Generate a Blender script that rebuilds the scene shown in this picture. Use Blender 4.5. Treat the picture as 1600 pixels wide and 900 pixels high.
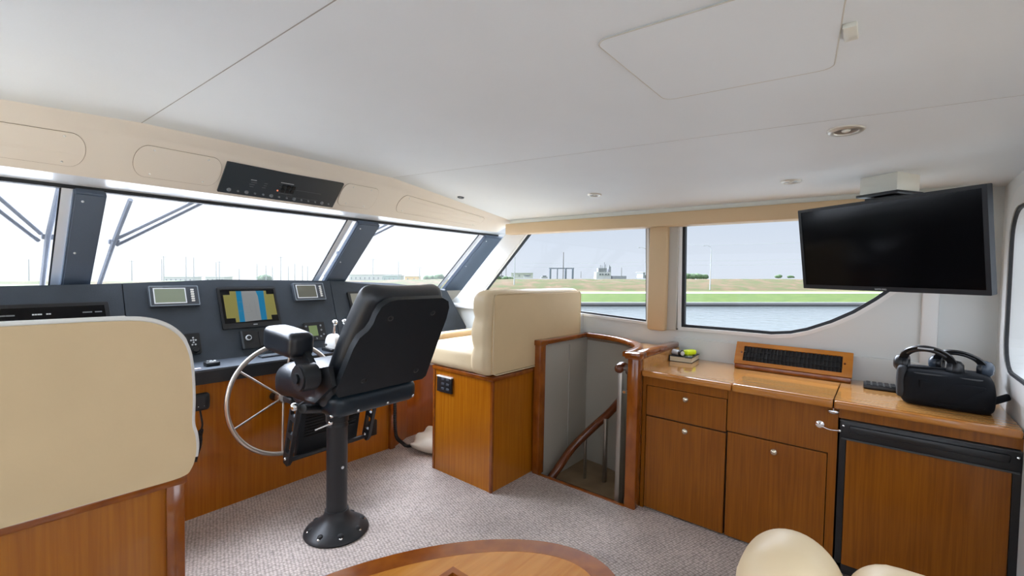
import bpy, bmesh, math, random
from mathutils import Vector, Matrix, geometry
import numpy as np
random.seed(7)
D = bpy.data
SC = bpy.context.scene
COL = SC.collection
for o in list(D.objects): D.objects.remove(o)

# ------------------------------------------------------------------ camera
# boat frame: +Y bow, +X starboard, +Z up, cabin floor at z = 0
F = 702.0; H = 1.45
def _n(v): return v / np.linalg.norm(v)
_L = _n(np.array([-850., 39., -F])); _V = _n(np.array([-400., -22000., -F]))
_U = -_V; _U = _n(_U - _L * _U.dot(_L)); _X = np.cross(_L, _U)
CM = np.array([_X, _L, _U])
cam = D.objects.new('camera', D.cameras.new('camera')); COL.objects.link(cam)
cam.data.sensor_width = 36; cam.data.lens = F / 1600 * 36
cam.data.clip_start = .03; cam.data.clip_end = 6000
mw = Matrix.Identity(4)
for r in range(3):
    for c in range(3): mw[r][c] = float(CM[r, c])
mw[2][3] = H
cam.matrix_world = mw
SC.camera = cam

# ------------------------------------------------------------------ view / sky
SC.view_settings.view_transform = 'Standard'; SC.view_settings.look = 'None'
SC.view_settings.exposure = 0.0; SC.view_settings.gamma = 1.0
SC.view_settings.use_curve_mapping = False
W = D.worlds.new('sky'); SC.world = W; W.use_nodes = True
wt = W.node_tree; wt.nodes.clear()
def wn(t): return wt.nodes.new(t)
wo = wn('ShaderNodeOutputWorld'); bg = wn('ShaderNodeBackground')
tc = wn('ShaderNodeTexCoord'); sep = wn('ShaderNodeSeparateXYZ')
wt.links.new(tc.outputs['Generated'], sep.inputs[0])
def wramp(sock, a, b):
    m = wn('ShaderNodeMapRange'); m.interpolation_type = 'SMOOTHSTEP'
    m.inputs[1].default_value = a; m.inputs[2].default_value = b
    wt.links.new(sock, m.inputs[0]); return m.outputs[0]
def wmix(fac, c1, c2):
    m = wn('ShaderNodeMix'); m.data_type = 'RGBA'
    wt.links.new(fac, m.inputs[0])
    for s, i in ((c1, 6), (c2, 7)):
        if isinstance(s, tuple): m.inputs[i].default_value = (*s, 1)
        else: wt.links.new(s, m.inputs[i])
    return m.outputs[2]
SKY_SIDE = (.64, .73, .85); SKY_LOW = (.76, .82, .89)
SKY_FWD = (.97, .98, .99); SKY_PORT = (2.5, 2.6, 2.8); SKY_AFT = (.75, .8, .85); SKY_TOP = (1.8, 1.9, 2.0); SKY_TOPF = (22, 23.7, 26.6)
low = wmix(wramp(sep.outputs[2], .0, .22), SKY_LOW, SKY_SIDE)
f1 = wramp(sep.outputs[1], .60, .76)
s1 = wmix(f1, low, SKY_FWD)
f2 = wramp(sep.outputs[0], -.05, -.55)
s2 = wmix(f2, s1, SKY_PORT)  # port sky boosted outside the view to light the cabin
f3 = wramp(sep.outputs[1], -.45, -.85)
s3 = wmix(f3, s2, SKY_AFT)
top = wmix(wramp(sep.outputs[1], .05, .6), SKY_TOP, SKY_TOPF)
s3 = wmix(wramp(sep.outputs[2], .20, .46), s3, top)   # sky boosted above the window view, most ahead, to light the cabin
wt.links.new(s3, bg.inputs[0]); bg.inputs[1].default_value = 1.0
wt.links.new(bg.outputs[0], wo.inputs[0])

# ------------------------------------------------------------------ pixel -> place on a real plane
C0 = np.array([0, 0, H])
def ray(px, py): return CM @ np.array([px - 800., 450. - py, -F])
def hpl(px, py, P, n):
    d = ray(px, py); t = (np.array(P, float) - C0).dot(n) / d.dot(n)
    return Vector(C0 + d * t)
def hx(px, py, x): return hpl(px, py, (x, 0, 0), np.array([1., 0, 0]))
def hy(px, py, y): return hpl(px, py, (0, y, 0), np.array([0, 1., 0]))
def hz(px, py, z): return hpl(px, py, (0, 0, z), np.array([0, 0, 1.]))

# ------------------------------------------------------------------ materials
MATS = {}
def mat(name, col, rough=.5, metal=0, spec=.5, coat=0, noise=None, bump=None, emit=None, croughness=.05, sheen=0):
    """noise=(scale, amount, (sx,sy,sz)) varies the colour; bump=(scale,strength)"""
    if name in MATS: return MATS[name]
    m = D.materials.new(name); m.use_nodes = True; MATS[name] = m
    nt = m.node_tree; b = nt.nodes['Principled BSDF']
    b.inputs['Base Color'].default_value = (*col, 1)
    b.inputs['Roughness'].default_value = rough; b.inputs['Metallic'].default_value = metal
    b.inputs['Specular IOR Level'].default_value = spec
    b.inputs['Coat Weight'].default_value = coat; b.inputs['Coat Roughness'].default_value = croughness
    if sheen: b.inputs['Sheen Weight'].default_value = sheen
    if emit:
        b.inputs['Emission Color'].default_value = (*emit[0], 1); b.inputs['Emission Strength'].default_value = emit[1]
    if noise:
        g = nt.nodes.new('ShaderNodeNewGeometry'); mp = nt.nodes.new('ShaderNodeMapping')
        mp.inputs['Scale'].default_value = noise[2] if len(noise) > 2 else (1, 1, 1)
        nt.links.new(g.outputs['Position'], mp.inputs[0])
        no = nt.nodes.new('ShaderNodeTexNoise'); no.inputs['Scale'].default_value = noise[0]
        no.inputs['Detail'].default_value = 4
        nt.links.new(mp.outputs[0], no.inputs[0])
        r = nt.nodes.new('ShaderNodeValToRGB'); a = noise[1]
        r.color_ramp.elements[0].position = .3; r.color_ramp.elements[1].position = .7
        r.color_ramp.elements[0].color = (*[c * (1 - a) for c in col], 1)
        r.color_ramp.elements[1].color = (*[min(1, c * (1 + a)) for c in col], 1)
        nt.links.new(no.outputs[0], r.inputs[0]); nt.links.new(r.outputs[0], b.inputs['Base Color'])
    if bump:
        tcn = nt.nodes.new('ShaderNodeNewGeometry')
        no = nt.nodes.new('ShaderNodeTexNoise'); no.inputs['Scale'].default_value = bump[0]; no.inputs['Detail'].default_value = 3
        nt.links.new(tcn.outputs['Position'], no.inputs[0])
        bp = nt.nodes.new('ShaderNodeBump'); bp.inputs['Strength'].default_value = bump[1]; bp.inputs['Distance'].default_value = .004
        nt.links.new(no.outputs[0], bp.inputs['Height']); nt.links.new(bp.outputs[0], b.inputs['Normal'])
    return m
def wood(name, c1, c2, scale, rough=.28, coat=.5):
    if name in MATS: return MATS[name]
    m = D.materials.new(name); m.use_nodes = True; MATS[name] = m
    nt = m.node_tree; b = nt.nodes['Principled BSDF']
    g = nt.nodes.new('ShaderNodeNewGeometry'); mp = nt.nodes.new('ShaderNodeMapping')
    mp.inputs['Scale'].default_value = scale
    nt.links.new(g.outputs['Position'], mp.inputs[0])
    n1 = nt.nodes.new('ShaderNodeTexNoise'); n1.inputs['Scale'].default_value = 1.0; n1.inputs['Detail'].default_value = 5; n1.inputs['Distortion'].default_value = .4
    nt.links.new(mp.outputs[0], n1.inputs[0])
    n2 = nt.nodes.new('ShaderNodeTexNoise'); n2.inputs['Scale'].default_value = 2.5; n2.inputs['Detail'].default_value = 2
    nt.links.new(g.outputs['Position'], n2.inputs[0])
    ad = nt.nodes.new('ShaderNodeMath'); ad.operation = 'MULTIPLY_ADD'; ad.inputs[1].default_value = .7
    ml = nt.nodes.new('ShaderNodeMath'); ml.operation = 'MULTIPLY'; ml.inputs[1].default_value = .3
    nt.links.new(n2.outputs[0], ml.inputs[0]); nt.links.new(n1.outputs[0], ad.inputs[0]); nt.links.new(ml.outputs[0], ad.inputs[2])
    r = nt.nodes.new('ShaderNodeValToRGB'); r.color_ramp.elements[0].position = .36; r.color_ramp.elements[1].position = .64
    r.color_ramp.elements[0].color = (*c1, 1); r.color_ramp.elements[1].color = (*c2, 1)
    nt.links.new(ad.outputs[0], r.inputs[0]); nt.links.new(r.outputs[0], b.inputs['Base Color'])
    b.inputs['Roughness'].default_value = rough; b.inputs['Coat Weight'].default_value = coat; b.inputs['Coat Roughness'].default_value = .06
    b.inputs['Specular IOR Level'].default_value = .35
    return m
def glass_mat(name, tint=(1, 1, 1), veil=0.0):
    m = D.materials.new(name); m.use_nodes = True; nt = m.node_tree; nt.nodes.clear()
    out = nt.nodes.new('ShaderNodeOutputMaterial'); tr = nt.nodes.new('ShaderNodeBsdfTransparent'); tr.inputs[0].default_value = (*tint, 1)
    gl = nt.nodes.new('ShaderNodeBsdfGlossy'); gl.inputs['Roughness'].default_value = .02
    lf_ = nt.nodes.new('ShaderNodeLayerWeight'); pw = nt.nodes.new('ShaderNodeMath'); pw.operation = 'POWER'; pw.inputs[1].default_value = 5
    lw = nt.nodes.new('ShaderNodeMath'); lw.operation = 'MULTIPLY_ADD'; lw.inputs[1].default_value = .15; lw.inputs[2].default_value = .008
    nt.links.new(lf_.outputs['Facing'], pw.inputs[0]); nt.links.new(pw.outputs[0], lw.inputs[0])
    mx = nt.nodes.new('ShaderNodeMixShader')
    nt.links.new(lw.outputs[0], mx.inputs[0]); nt.links.new(gl.outputs[0], mx.inputs[2])
    if veil:   # translucent veil added to imitate outdoor haze and glare
        tl = nt.nodes.new('ShaderNodeBsdfTranslucent'); tl.inputs[0].default_value = (.95, .97, 1, 1)
        m2 = nt.nodes.new('ShaderNodeMixShader'); m2.inputs[0].default_value = veil
        nt.links.new(tr.outputs[0], m2.inputs[1]); nt.links.new(tl.outputs[0], m2.inputs[2]); nt.links.new(m2.outputs[0], mx.inputs[1])
    else: nt.links.new(tr.outputs[0], mx.inputs[1])
    nt.links.new(mx.outputs[0], out.inputs[0]); MATS[name] = m
    return m

WOODV = wood('teak_panel', (.33, .093, .003), (.44, .148, .007), (70, 70, 2.0), .25, .3)
WOODC = wood('teak_cabinet', (.20, .055, .002), (.29, .092, .004), (90, 90, 3.0), .3, .15)
WOODT = wood('teak_worktop', (.50, .23, .06), (.62, .31, .095), (60, 3, 60), .16, .8)
WOODD = wood('cherry_trim', (.20, .045, .004), (.31, .085, .008), (14, 14, 8), .18, .7)
WOODDK = wood('dark_handrail_wood', (.10, .025, .007), (.17, .045, .013), (10, 10, 10), .25, .5)
WOODTB = wood('table_field_wood', (.46, .165, .022), (.56, .23, .038), (6, 50, 20), .1, .9)
LEATH = mat('cream_leather', (.74, .585, .365), .42, noise=(5, .03), bump=(60, .12))
LEATHT = mat('tan_leather_back', (.72, .535, .30), .5, noise=(4, .03), bump=(60, .1))
PIPEW = mat('white_piping_vinyl', (.85, .84, .80), .35)
CEILM = mat('ceiling_vinyl', (.81, .84, .845), .6, noise=(3, .012), bump=(120, .05))
FASC = mat('cream_fascia_vinyl', (.80, .73, .64), .6, bump=(120, .05))
TANV = mat('tan_valance_leather', (.66, .48, .28), .5, bump=(90, .08))
WHITE = mat('white_gelcoat', (.82, .82, .80), .3, bump=(14, .03))
WALLM = mat('pale_wall_laminate', (.71, .735, .72), .4)
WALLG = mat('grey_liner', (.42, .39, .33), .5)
ALU = mat('white_aluminium', (.82, .85, .88), .3)
PILL = mat('blue_grey_pillar_cover', (.11, .145, .20), .7, bump=(90, .1))
DASH = mat('blue_black_dash_vinyl', (.040, .052, .068), .6, spec=.4, noise=(6, .15), bump=(250, .25))
BLK = mat('black_plastic', (.012, .013, .015), .35)
BLKM = mat('matte_black', (.010, .010, .011), .7)
GREYP = mat('charcoal_bezel', (.06, .07, .085), .35)
LCD = mat('green_grey_lcd', (.26, .30, .22), .12)
BLKL = mat('black_leather', (.008, .011, .016), .33, spec=.6, bump=(120, .12))
BLKS = mat('black_shell_plastic', (.008, .012, .016), .5, spec=.35, bump=(200, .08))
NAVY = mat('navy_black_vinyl', (.008, .018, .028), .35, spec=.5)
POWD = mat('black_powder_coat', (.016, .018, .021), .42, spec=.5)
STEEL = mat('stainless_steel', (.60, .55, .50), .28, metal=1)
STEELB = mat('brushed_steel_post', (.40, .38, .34), .38, metal=1)
CHROME = mat('chrome', (.85, .85, .85), .08, metal=1)
BRASS = mat('nickel_knob', (.78, .70, .55), .22, metal=1)
RUB = mat('black_rubber_seal', (.010, .012, .015), .6)
SCRB = mat('black_screen_glass', (.004, .004, .005), .12, spec=.2)
GLS = glass_mat('clear_side_glass', (.97, .98, 1.0))
GLW = glass_mat('glare_veil_glass', (.97, .98, 1.0), .015)
WTXT = mat('pale_marking', (.55, .58, .6), .5)
DTXT = mat('dim_marking', (.16, .17, .18), .5)
CREAMP = mat('cream_plastic', (.78, .76, .66), .35)
LINEM = mat('seam_shadow_gap', (.40, .38, .34), .8); LINEF = mat('faint_seam', (.62, .61, .58), .7)

# ------------------------------------------------------------------ mesh helpers (all authored in world coordinates)
WM = {}
def thing(name, loc, label=None, cat=None, group=None, rz=0, kind=None):
    o = D.objects.new(name, None); COL.objects.link(o); o.empty_display_size = .05
    o.location = loc; o.rotation_euler = (0, 0, rz)
    WM[o.name] = Matrix.Translation(Vector(loc)) @ Matrix.Rotation(rz, 4, 'Z')
    tag(o, label, cat, group, kind); return o
def tag(o, label=None, cat=None, group=None, kind=None):
    if label: o['label'] = label
    if cat: o['category'] = cat
    if group: o['group'] = group
    if kind: o['kind'] = kind
    return o
def obj(name, bm, m, parent=None, smooth=None, label=None, cat=None, group=None, kind=None, local=False):
    """link a bmesh as one object; bm is in world coordinates unless local (then in the parent's)"""
    bmesh.ops.recalc_face_normals(bm, faces=bm.faces)
    if smooth is not None:
        for f in bm.faces: f.smooth = True
    me = D.meshes.new(name)
    if parent is not None:
        Mp = WM[parent.name]
        if not local: bm.transform(Mp.inverted())
        base = Mp
    else:
        xs = [v.co for v in bm.verts]
        c = Vector(((min(v.x for v in xs) + max(v.x for v in xs)) / 2, (min(v.y for v in xs) + max(v.y for v in xs)) / 2, min(v.z for v in xs)))
        base = Matrix.Translation(c); bm.transform(base.inverted())
    bm.to_mesh(me); bm.free()
    for mm in (m if isinstance(m, (list, tuple)) else [m]): me.materials.append(mm)
    if smooth:
        me.set_sharp_from_angle(angle=math.radians(smooth))
    o = D.objects.new(name, me); COL.objects.link(o)
    if parent is not None: o.parent = parent
    else: o.matrix_world = base
    WM[o.name] = base
    tag(o, label, cat, group, kind)
    return o
def NB(): return bmesh.new()
def add(bm, tmp, T=None):
    if T is not None: tmp.transform(T)
    me = D.meshes.new('t'); tmp.to_mesh(me); tmp.free(); bm.from_mesh(me); D.meshes.remove(me)
def bx(bm, c, s, bev=0, T=None, seg=2):
    """box: centre c, size s, bevel, optional matrix T applied about the centre"""
    t = NB(); bmesh.ops.create_cube(t, size=1)
    for v in t.verts: v.co = Vector((v.co.x * s[0], v.co.y * s[1], v.co.z * s[2]))
    if bev: bmesh.ops.bevel(t, geom=t.edges[:], offset=bev, segments=seg, profile=.5, affect='EDGES')
    M = Matrix.Translation(Vector(c)) @ (T if T is not None else Matrix.Identity(4))
    add(bm, t, M); return bm
def b2(bm, lo, hi, bev=0, seg=2):
    return bx(bm, [(a + b) / 2 for a, b in zip(lo, hi)], [abs(b - a) for a, b in zip(lo, hi)], bev, None, seg)
def box(name, lo, hi, m, parent=None, bev=0, **k):
    return obj(name, b2(NB(), lo, hi, bev), m, parent, smooth=35 if bev else None, **k)
def frame(o, u, v):
    u = Vector(u).normalized(); v = Vector(v); v = (v - u * v.dot(u)).normalized(); n = u.cross(v)
    M = Matrix.Identity(4)
    for i in range(3): M[i][0], M[i][1], M[i][2], M[i][3] = u[i], v[i], n[i], o[i]
    return M
def poly(bm, pts, T, h0, h1, holes=(), bev=0, back=True):
    """2D outline (with holes) swept from h0 to h1 along the frame's normal"""
    t = NB()
    loops = [list(pts)] + [list(h) for h in holes]
    tess = geometry.tessellate_polygon([[Vector((p[0], p[1], 0)) for p in l] for l in loops])
    flat = [p for l in loops for p in l]
    bot = [t.verts.new((p[0], p[1], h0)) for p in flat]
    if h1 == h0:
        for f in tess:
            try: t.faces.new([bot[i] for i in f])
            except ValueError: pass
    else:
        top = [t.verts.new((p[0], p[1], h1)) for p in flat]
        for f in tess:
            try:
                t.faces.new([bot[i] for i in f]); t.faces.new([top[i] for i in f])
            except ValueError: pass
        k = 0
        for l in loops:
            n = len(l)
            for i in range(n):
                a, b = k + i, k + (i + 1) % n
                t.faces.new((bot[a], bot[b], top[b], top[a]))
            k += n
        if bev:
            te = [e for e in t.edges if all(v.co.z == h1 or abs(v.co.z - h1) < 1e-6 for v in e.verts) and e.calc_face_angle(0) > .5]
            bmesh.ops.bevel(t, geom=te, offset=bev, segments=2, profile=.5, affect='EDGES')
    add(bm, t, T); return bm
def rr(x0, y0, x1, y1, r, n=6):
    pts = []
    for cx, cy, a0 in ((x1 - r, y0 + r, -90), (x1 - r, y1 - r, 0), (x0 + r, y1 - r, 90), (x0 + r, y0 + r, 180)):
        for i in range(n + 1):
            a = math.radians(a0 + 90 * i / n); pts.append((cx + r * math.cos(a), cy + r * math.sin(a)))
    return pts
def spline(P, n=8, closed=False):
    P = [Vector(p) for p in P]; out = []; N = len(P)
    rng = range(N) if closed else range(N - 1)
    for i in rng:
        if closed: a, b, c, d = P[i - 1], P[i], P[(i + 1) % N], P[(i + 2) % N]
        else:
            b, c = P[i], P[i + 1]; a = P[i - 1] if i else b * 2 - c; d = P[i + 2] if i + 2 < N else c * 2 - b
        for k in range(n):
            t = k / n
            out.append(.5 * ((2 * b) + (c - a) * t + (2 * a - 5 * b + 4 * c - d) * t * t + (3 * b - a - 3 * c + d) * t ** 3))
    if not closed: out.append(P[-1])
    return out
def tube(bm, pts, r, seg=10, closed=False, sec=None, up=None):
    """sweep a circle (or a section list of (a,b)) along points"""
    P = [Vector(p) for p in pts]; N = len(P)
    if sec is None: sec = [(math.cos(2 * math.pi * k / seg) * r, math.sin(2 * math.pi * k / seg) * r) for k in range(seg)]
    rings = []; prev = None
    for i in range(N):
        if closed: t = (P[(i + 1) % N] - P[i - 1])
        else: t = P[min(i + 1, N - 1)] - P[max(i - 1, 0)]
        t.normalize()
        if up is not None: a = Vector(up); a = (a - t * a.dot(t)).normalized()
        elif prev is None:
            a = Vector((0, 0, 1)) if abs(t.z) < .9 else Vector((1, 0, 0)); a = (a - t * a.dot(t)).normalized()
        else: a = (prev - t * prev.dot(t)).normalized()
        prev = a; b = t.cross(a)
        rings.append([bm.verts.new(P[i] + a * s[1] + b * s[0]) for s in sec])
    S = len(sec)
    for i in range(N if closed else N - 1):
        R, Q = rings[i], rings[(i + 1) % N]
        for k in range(S): bm.faces.new((R[k], R[(k + 1) % S], Q[(k + 1) % S], Q[k]))
    if not closed:
        bm.faces.new(rings[0]); bm.faces.new(rings[-1])
    return bm
def lathe(bm, prof, T=None, seg=32):
    t = NB(); rings = []
    for r, z in prof:
        if r < 1e-6: rings.append([t.verts.new((0, 0, z))])
        else: rings.append([t.verts.new((r * math.cos(2 * math.pi * k / seg), r * math.sin(2 * math.pi * k / seg), z)) for k in range(seg)])
    for a, b in zip(rings, rings[1:]):
        for k in range(seg):
            q = [a[k % len(a)], a[(k + 1) % len(a)], b[(k + 1) % len(b)], b[k % len(b)]]
            q = list(dict.fromkeys(q))
            if len(q) > 2:
                try: t.faces.new(q)
                except ValueError: pass
    add(bm, t, T); return bm
def cyl(bm, p0, p1, r, seg=16, r2=None):
    p0, p1 = Vector(p0), Vector(p1); d = p1 - p0; L = d.length
    u = d.orthogonal().normalized(); T = frame(p0, u, d.normalized().cross(u))
    r2 = r if r2 is None else r2
    return lathe(bm, [(0, 0), (r, 0), (r2, L), (0, L)], T, seg)
def ball(bm, c, r, s=(1, 1, 1), seg=16, T=None):
    t = NB(); bmesh.ops.create_uvsphere(t, u_segments=seg, v_segments=max(6, seg // 2), radius=r)
    M = Matrix.Translation(Vector(c)) @ (T or Matrix.Identity(4)) @ Matrix.Diagonal((*s, 1))
    add(bm, t, M); return bm
def puff(bm, c, s, r, bulge=(0, 0, 0), T=None, n=14, fn=None):
    """upholstered block: rounded box whose faces swell"""
    t = NB(); bmesh.ops.create_cube(t, size=2); bmesh.ops.subdivide_edges(t, edges=t.edges[:], cuts=n, use_grid_fill=True)
    h = Vector(s) / 2
    for v in t.verts:
        # denser rows near the edges
        q = Vector([math.sin(x * math.pi / 2) for x in v.co])
        p = Vector((q.x * h.x, q.y * h.y, q.z * h.z))
        inn = Vector([max(-(h[i] - r), min(h[i] - r, p[i])) for i in range(3)])
        d = p - inn
        if d.length > 1e-9: p = inn + d.normalized() * r
        u = [p[i] / h[i] for i in range(3)]
        for i in range(3):
            j, k = (i + 1) % 3, (i + 2) % 3
            if bulge[i]: p[i] += bulge[i] * u[i] * (1 - u[j] ** 2) * (1 - u[k] ** 2)
        if fn: p = fn(p, u)
        v.co = p
    M = Matrix.Translation(Vector(c)) @ (T if T is not None else Matrix.Identity(4))
    add(bm, t, M); return bm
def sheet(bm, nx, ny, fn):
    g = [[bm.verts.new(fn(i / nx, j / ny)) for j in range(ny + 1)] for i in range(nx + 1)]
    for i in range(nx):
        for j in range(ny): bm.faces.new((g[i][j], g[i + 1][j], g[i + 1][j + 1], g[i][j + 1]))
    return bm
def hexa(bm, q, off):
    """thick quad/polygon: points q and the same shifted by off"""
    a = [bm.verts.new(Vector(p)) for p in q]; b = [bm.verts.new(Vector(p) + Vector(off)) for p in q]
    bm.faces.new(a); bm.faces.new(b)
    for i in range(len(q)): bm.faces.new((a[i], a[(i + 1) % len(q)], b[(i + 1) % len(q)], b[i]))
    return bm
def text(name, body, size, T, m, parent, ext=.0008):
    cu = D.curves.new(name, 'FONT'); cu.body = body; cu.size = size; cu.extrude = ext; cu.align_x = 'CENTER'; cu.align_y = 'CENTER'
    to = D.objects.new(name + '_t', cu); COL.objects.link(to)
    bpy.context.view_layer.update()
    me = D.meshes.new_from_object(to.evaluated_get(bpy.context.evaluated_depsgraph_get()))
    D.objects.remove(to); bm = NB(); bm.from_mesh(me); D.meshes.remove(me); bm.transform(T)
    return obj(name, bm, m, parent)
RZ = lambda a: Matrix.Rotation(math.radians(a), 4, 'Z')
RX = lambda a: Matrix.Rotation(math.radians(a), 4, 'X')
RY = lambda a: Matrix.Rotation(math.radians(a), 4, 'Y')
ST = dict(kind='structure')

# ================================================================== SETTING: cabin shell
XW = 3.32; XP = -.95; YA = -.455
def carpet():
    m = D.materials.new('woven_taupe_carpet'); m.use_nodes = True; nt = m.node_tree; b = nt.nodes['Principled BSDF']
    g = nt.nodes.new('ShaderNodeNewGeometry')
    mp = nt.nodes.new('ShaderNodeMapping'); mp.inputs['Rotation'].default_value = (0, 0, .3)
    nt.links.new(g.outputs['Position'], mp.inputs[0])
    ck = nt.nodes.new('ShaderNodeTexVoronoi'); ck.inputs['Scale'].default_value = 62; ck.inputs['Randomness'].default_value = .35
    nt.links.new(mp.outputs[0], ck.inputs['Vector'])
    n2 = nt.nodes.new('ShaderNodeTexNoise'); n2.inputs['Scale'].default_value = 2.2; n2.inputs['Detail'].default_value = 3
    nt.links.new(g.outputs['Position'], n2.inputs[0])
    n3 = nt.nodes.new('ShaderNodeTexNoise'); n3.inputs['Scale'].default_value = 160; nt.links.new(g.outputs['Position'], n3.inputs[0])
    r = nt.nodes.new('ShaderNodeValToRGB'); r.color_ramp.elements[0].position = .1; r.color_ramp.elements[1].position = .75
    r.color_ramp.elements[0].color = (.67, .585, .53, 1); r.color_ramp.elements[1].color = (.27, .23, .205, 1)
    nt.links.new(ck.outputs['Distance'], r.inputs[0])
    mx = nt.nodes.new('ShaderNodeMix'); mx.data_type = 'RGBA'; mx.blend_type = 'MULTIPLY'; mx.inputs[0].default_value = .8
    r2 = nt.nodes.new('ShaderNodeValToRGB'); r2.color_ramp.elements[0].color = (.78, .76, .76, 1); r2.color_ramp.elements[1].color = (1.1, 1.08, 1.08, 1)
    r2.color_ramp.elements[0].position = .35; r2.color_ramp.elements[1].position = .6
    nt.links.new(n2.outputs[0], r2.inputs[0]); nt.links.new(r.outputs[0], mx.inputs[6]); nt.links.new(r2.outputs[0], mx.inputs[7])
    m3 = nt.nodes.new('ShaderNodeMix'); m3.data_type = 'RGBA'; m3.blend_type = 'OVERLAY'; m3.inputs[0].default_value = .35
    nt.links.new(mx.outputs[2], m3.inputs[6]); nt.links.new(n3.outputs[0], m3.inputs[7])
    nt.links.new(m3.outputs[2], b.inputs['Base Color']); b.inputs['Roughness'].default_value = .95; b.inputs['Specular IOR Level'].default_value = .1
    bp = nt.nodes.new('ShaderNodeBump'); bp.inputs['Strength'].default_value = .9; bp.inputs['Distance'].default_value = .006; bp.invert = True
    nt.links.new(ck.outputs['Distance'], bp.inputs['Height']); nt.links.new(bp.outputs[0], b.inputs['Normal'])
    return m
WELL = [(2.63, 1.20), (3.30, 1.20), (3.30, 1.90), (2.63, 1.90)]
I4 = Matrix.Identity(4)
obj('floor', poly(NB(), [(XP, YA), (XW, YA), (XW, 3.6), (XP, 3.6)], I4, -.04, 0, holes=[WELL]), carpet(), **ST)

# ceiling: flat middle rising gently to the bow, sloping side panels from the long seams
def cz(x, y):
    c = 1.98 + .042 * y
    if .5 <= x <= 1.86: return c
    if x > 1.86: t = (x - 1.86) / (3.32 - 1.86); return c * (1 - t) + 1.935 * t
    t = (.5 - x) / 1.45; return c * (1 - t) + (1.95 + .02 * y) * t
def cyfront(x): return 2.62 + .08 * max(0, (x - 1.2) / 2)
bm = NB()
for xs in (np.linspace(XP, .5, 8), np.linspace(.5, 1.86, 6), np.linspace(1.86, XW, 10)):
    for a, b in zip(xs, xs[1:]):
        g = .0022
        for k in range(16):
            ya = lambda x: YA + (cyfront(x) + .12 - YA) * k / 16; yb = lambda x: YA + (cyfront(x) + .12 - YA) * (k + 1) / 16
            f = [(a, ya(a)), (b, ya(b)), (b, yb(b)), (a, yb(a))]
            bm.faces.new([bm.verts.new((x, y, cz(x, y))) for x, y in f])
bmesh.ops.remove_doubles(bm, verts=bm.verts[:], dist=1e-4)
ceil = obj('ceiling', bm, CEILM, **ST)
sol = ceil.modifiers.new('s', 'SOLIDIFY'); sol.thickness = .03; sol.offset = 1
def seamstrip(x, w=.005):
    b = NB()
    tube(b, [(x, YA + .01 + (2.60 - YA) * k / 12, cz(x, YA + (2.60 - YA) * k / 12) - .0005) for k in range(13)], w, sec=[(-w / 2, 0), (w / 2, 0), (w / 2, .002), (-w / 2, .002)], up=(0, 0, 1))
    return b
obj('trim_1', seamstrip(.5, .0025), LINEM, **ST)
obj('trim_2', seamstrip(1.86, .0014), LINEF, **ST)

# roof hatch liner in the ceiling: thin raised lid
hp = rr(.95, .115, 1.50, .535, .035)
def lidpoly(bm, pts, dz0, dz1):
    v0 = [bm.verts.new((x, y, cz(1.2, y) - dz0)) for x, y in pts]; v1 = [bm.verts.new((x, y, cz(1.2, y) - dz1)) for x, y in pts]
    bm.faces.new(v0); bm.faces.new(v1)
    for i in range(len(pts)): j = (i + 1) % len(pts); bm.faces.new((v0[i], v0[j], v1[j], v1[i]))
    return bm
hp = [(x, y - .055 * ((1.395 - x) / .445) * ((.535 - y) / .42)) for x, y in rr(.95, .115, 1.395, .545, .03)]
hat = thing('ceiling_hatch', (1.17, .32, cz(1.2, .3)), 'off-white rounded rectangular access hatch lid in the ceiling', 'hatch')
obj('lid', lidpoly(NB(), hp, .0, .004), CEILM, hat)
b = NB(); tube(b, [(x, y, cz(1.2, y) - .003) for x, y in hp], .0018, 6, closed=True); obj('edge_bead', b, mat('hatch_bead', (.62, .58, .50), .6), hat, smooth=60)
box('latch_tab', (1.17, .06, cz(1.2, .1) - .012), (1.24, .085, cz(1.2, .1) - .0005), CREAMP, hat, bev=.003)

# forward fascia (cream), between the ceiling and the windshield header
def ffy(x, t):  # t 0 top .. 1 bottom ; gentle bow in plan
    bow = -.05 * ((x - 1.9) / 2.6) ** 2 * (1 if x < 1.9 else .25)
    return 2.60 + .24 * t + bow + (.06 * max(0, (x - 1.2)) if x > 1.2 else 0)
def ffz(x, t):
    zt = cz(x, 2.62) + .01
    return zt + (1.853 - zt) * t
bm = NB()
def ff(u, v):
    x = XP + (3.34 - XP) * u
    if v < .18:  # soft padded roll at the ceiling
        a = v / .18; return Vector((x, ffy(x, 0) - .035 * (1 - a), ffz(x, 0) + .002 - (ffz(x, 0) - ffz(x, .18)) * a ** 1.6))
    return Vector((x, ffy(x, v), ffz(x, v)))
sheet(bm, 40, 14, ff)
fas = obj('trim_3', bm, FASC, smooth=60, **ST)
def fpt(x, t, d=0.0): return Vector((x, ffy(x, t) - d, ffz(x, t) - d * .6))
def fpanel(x0, x1, t0, t1, r):
    P = rr(0, 0, 1, 1, .001); w = abs(x1 - x0); hh = .2 * (t1 - t0)
    out = []
    for a, c in rr(0, 0, w, hh, min(r, hh * .49), 8): out.append((x0 + a, t1 - (c / hh) * (t1 - t0)))
    return out
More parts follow.
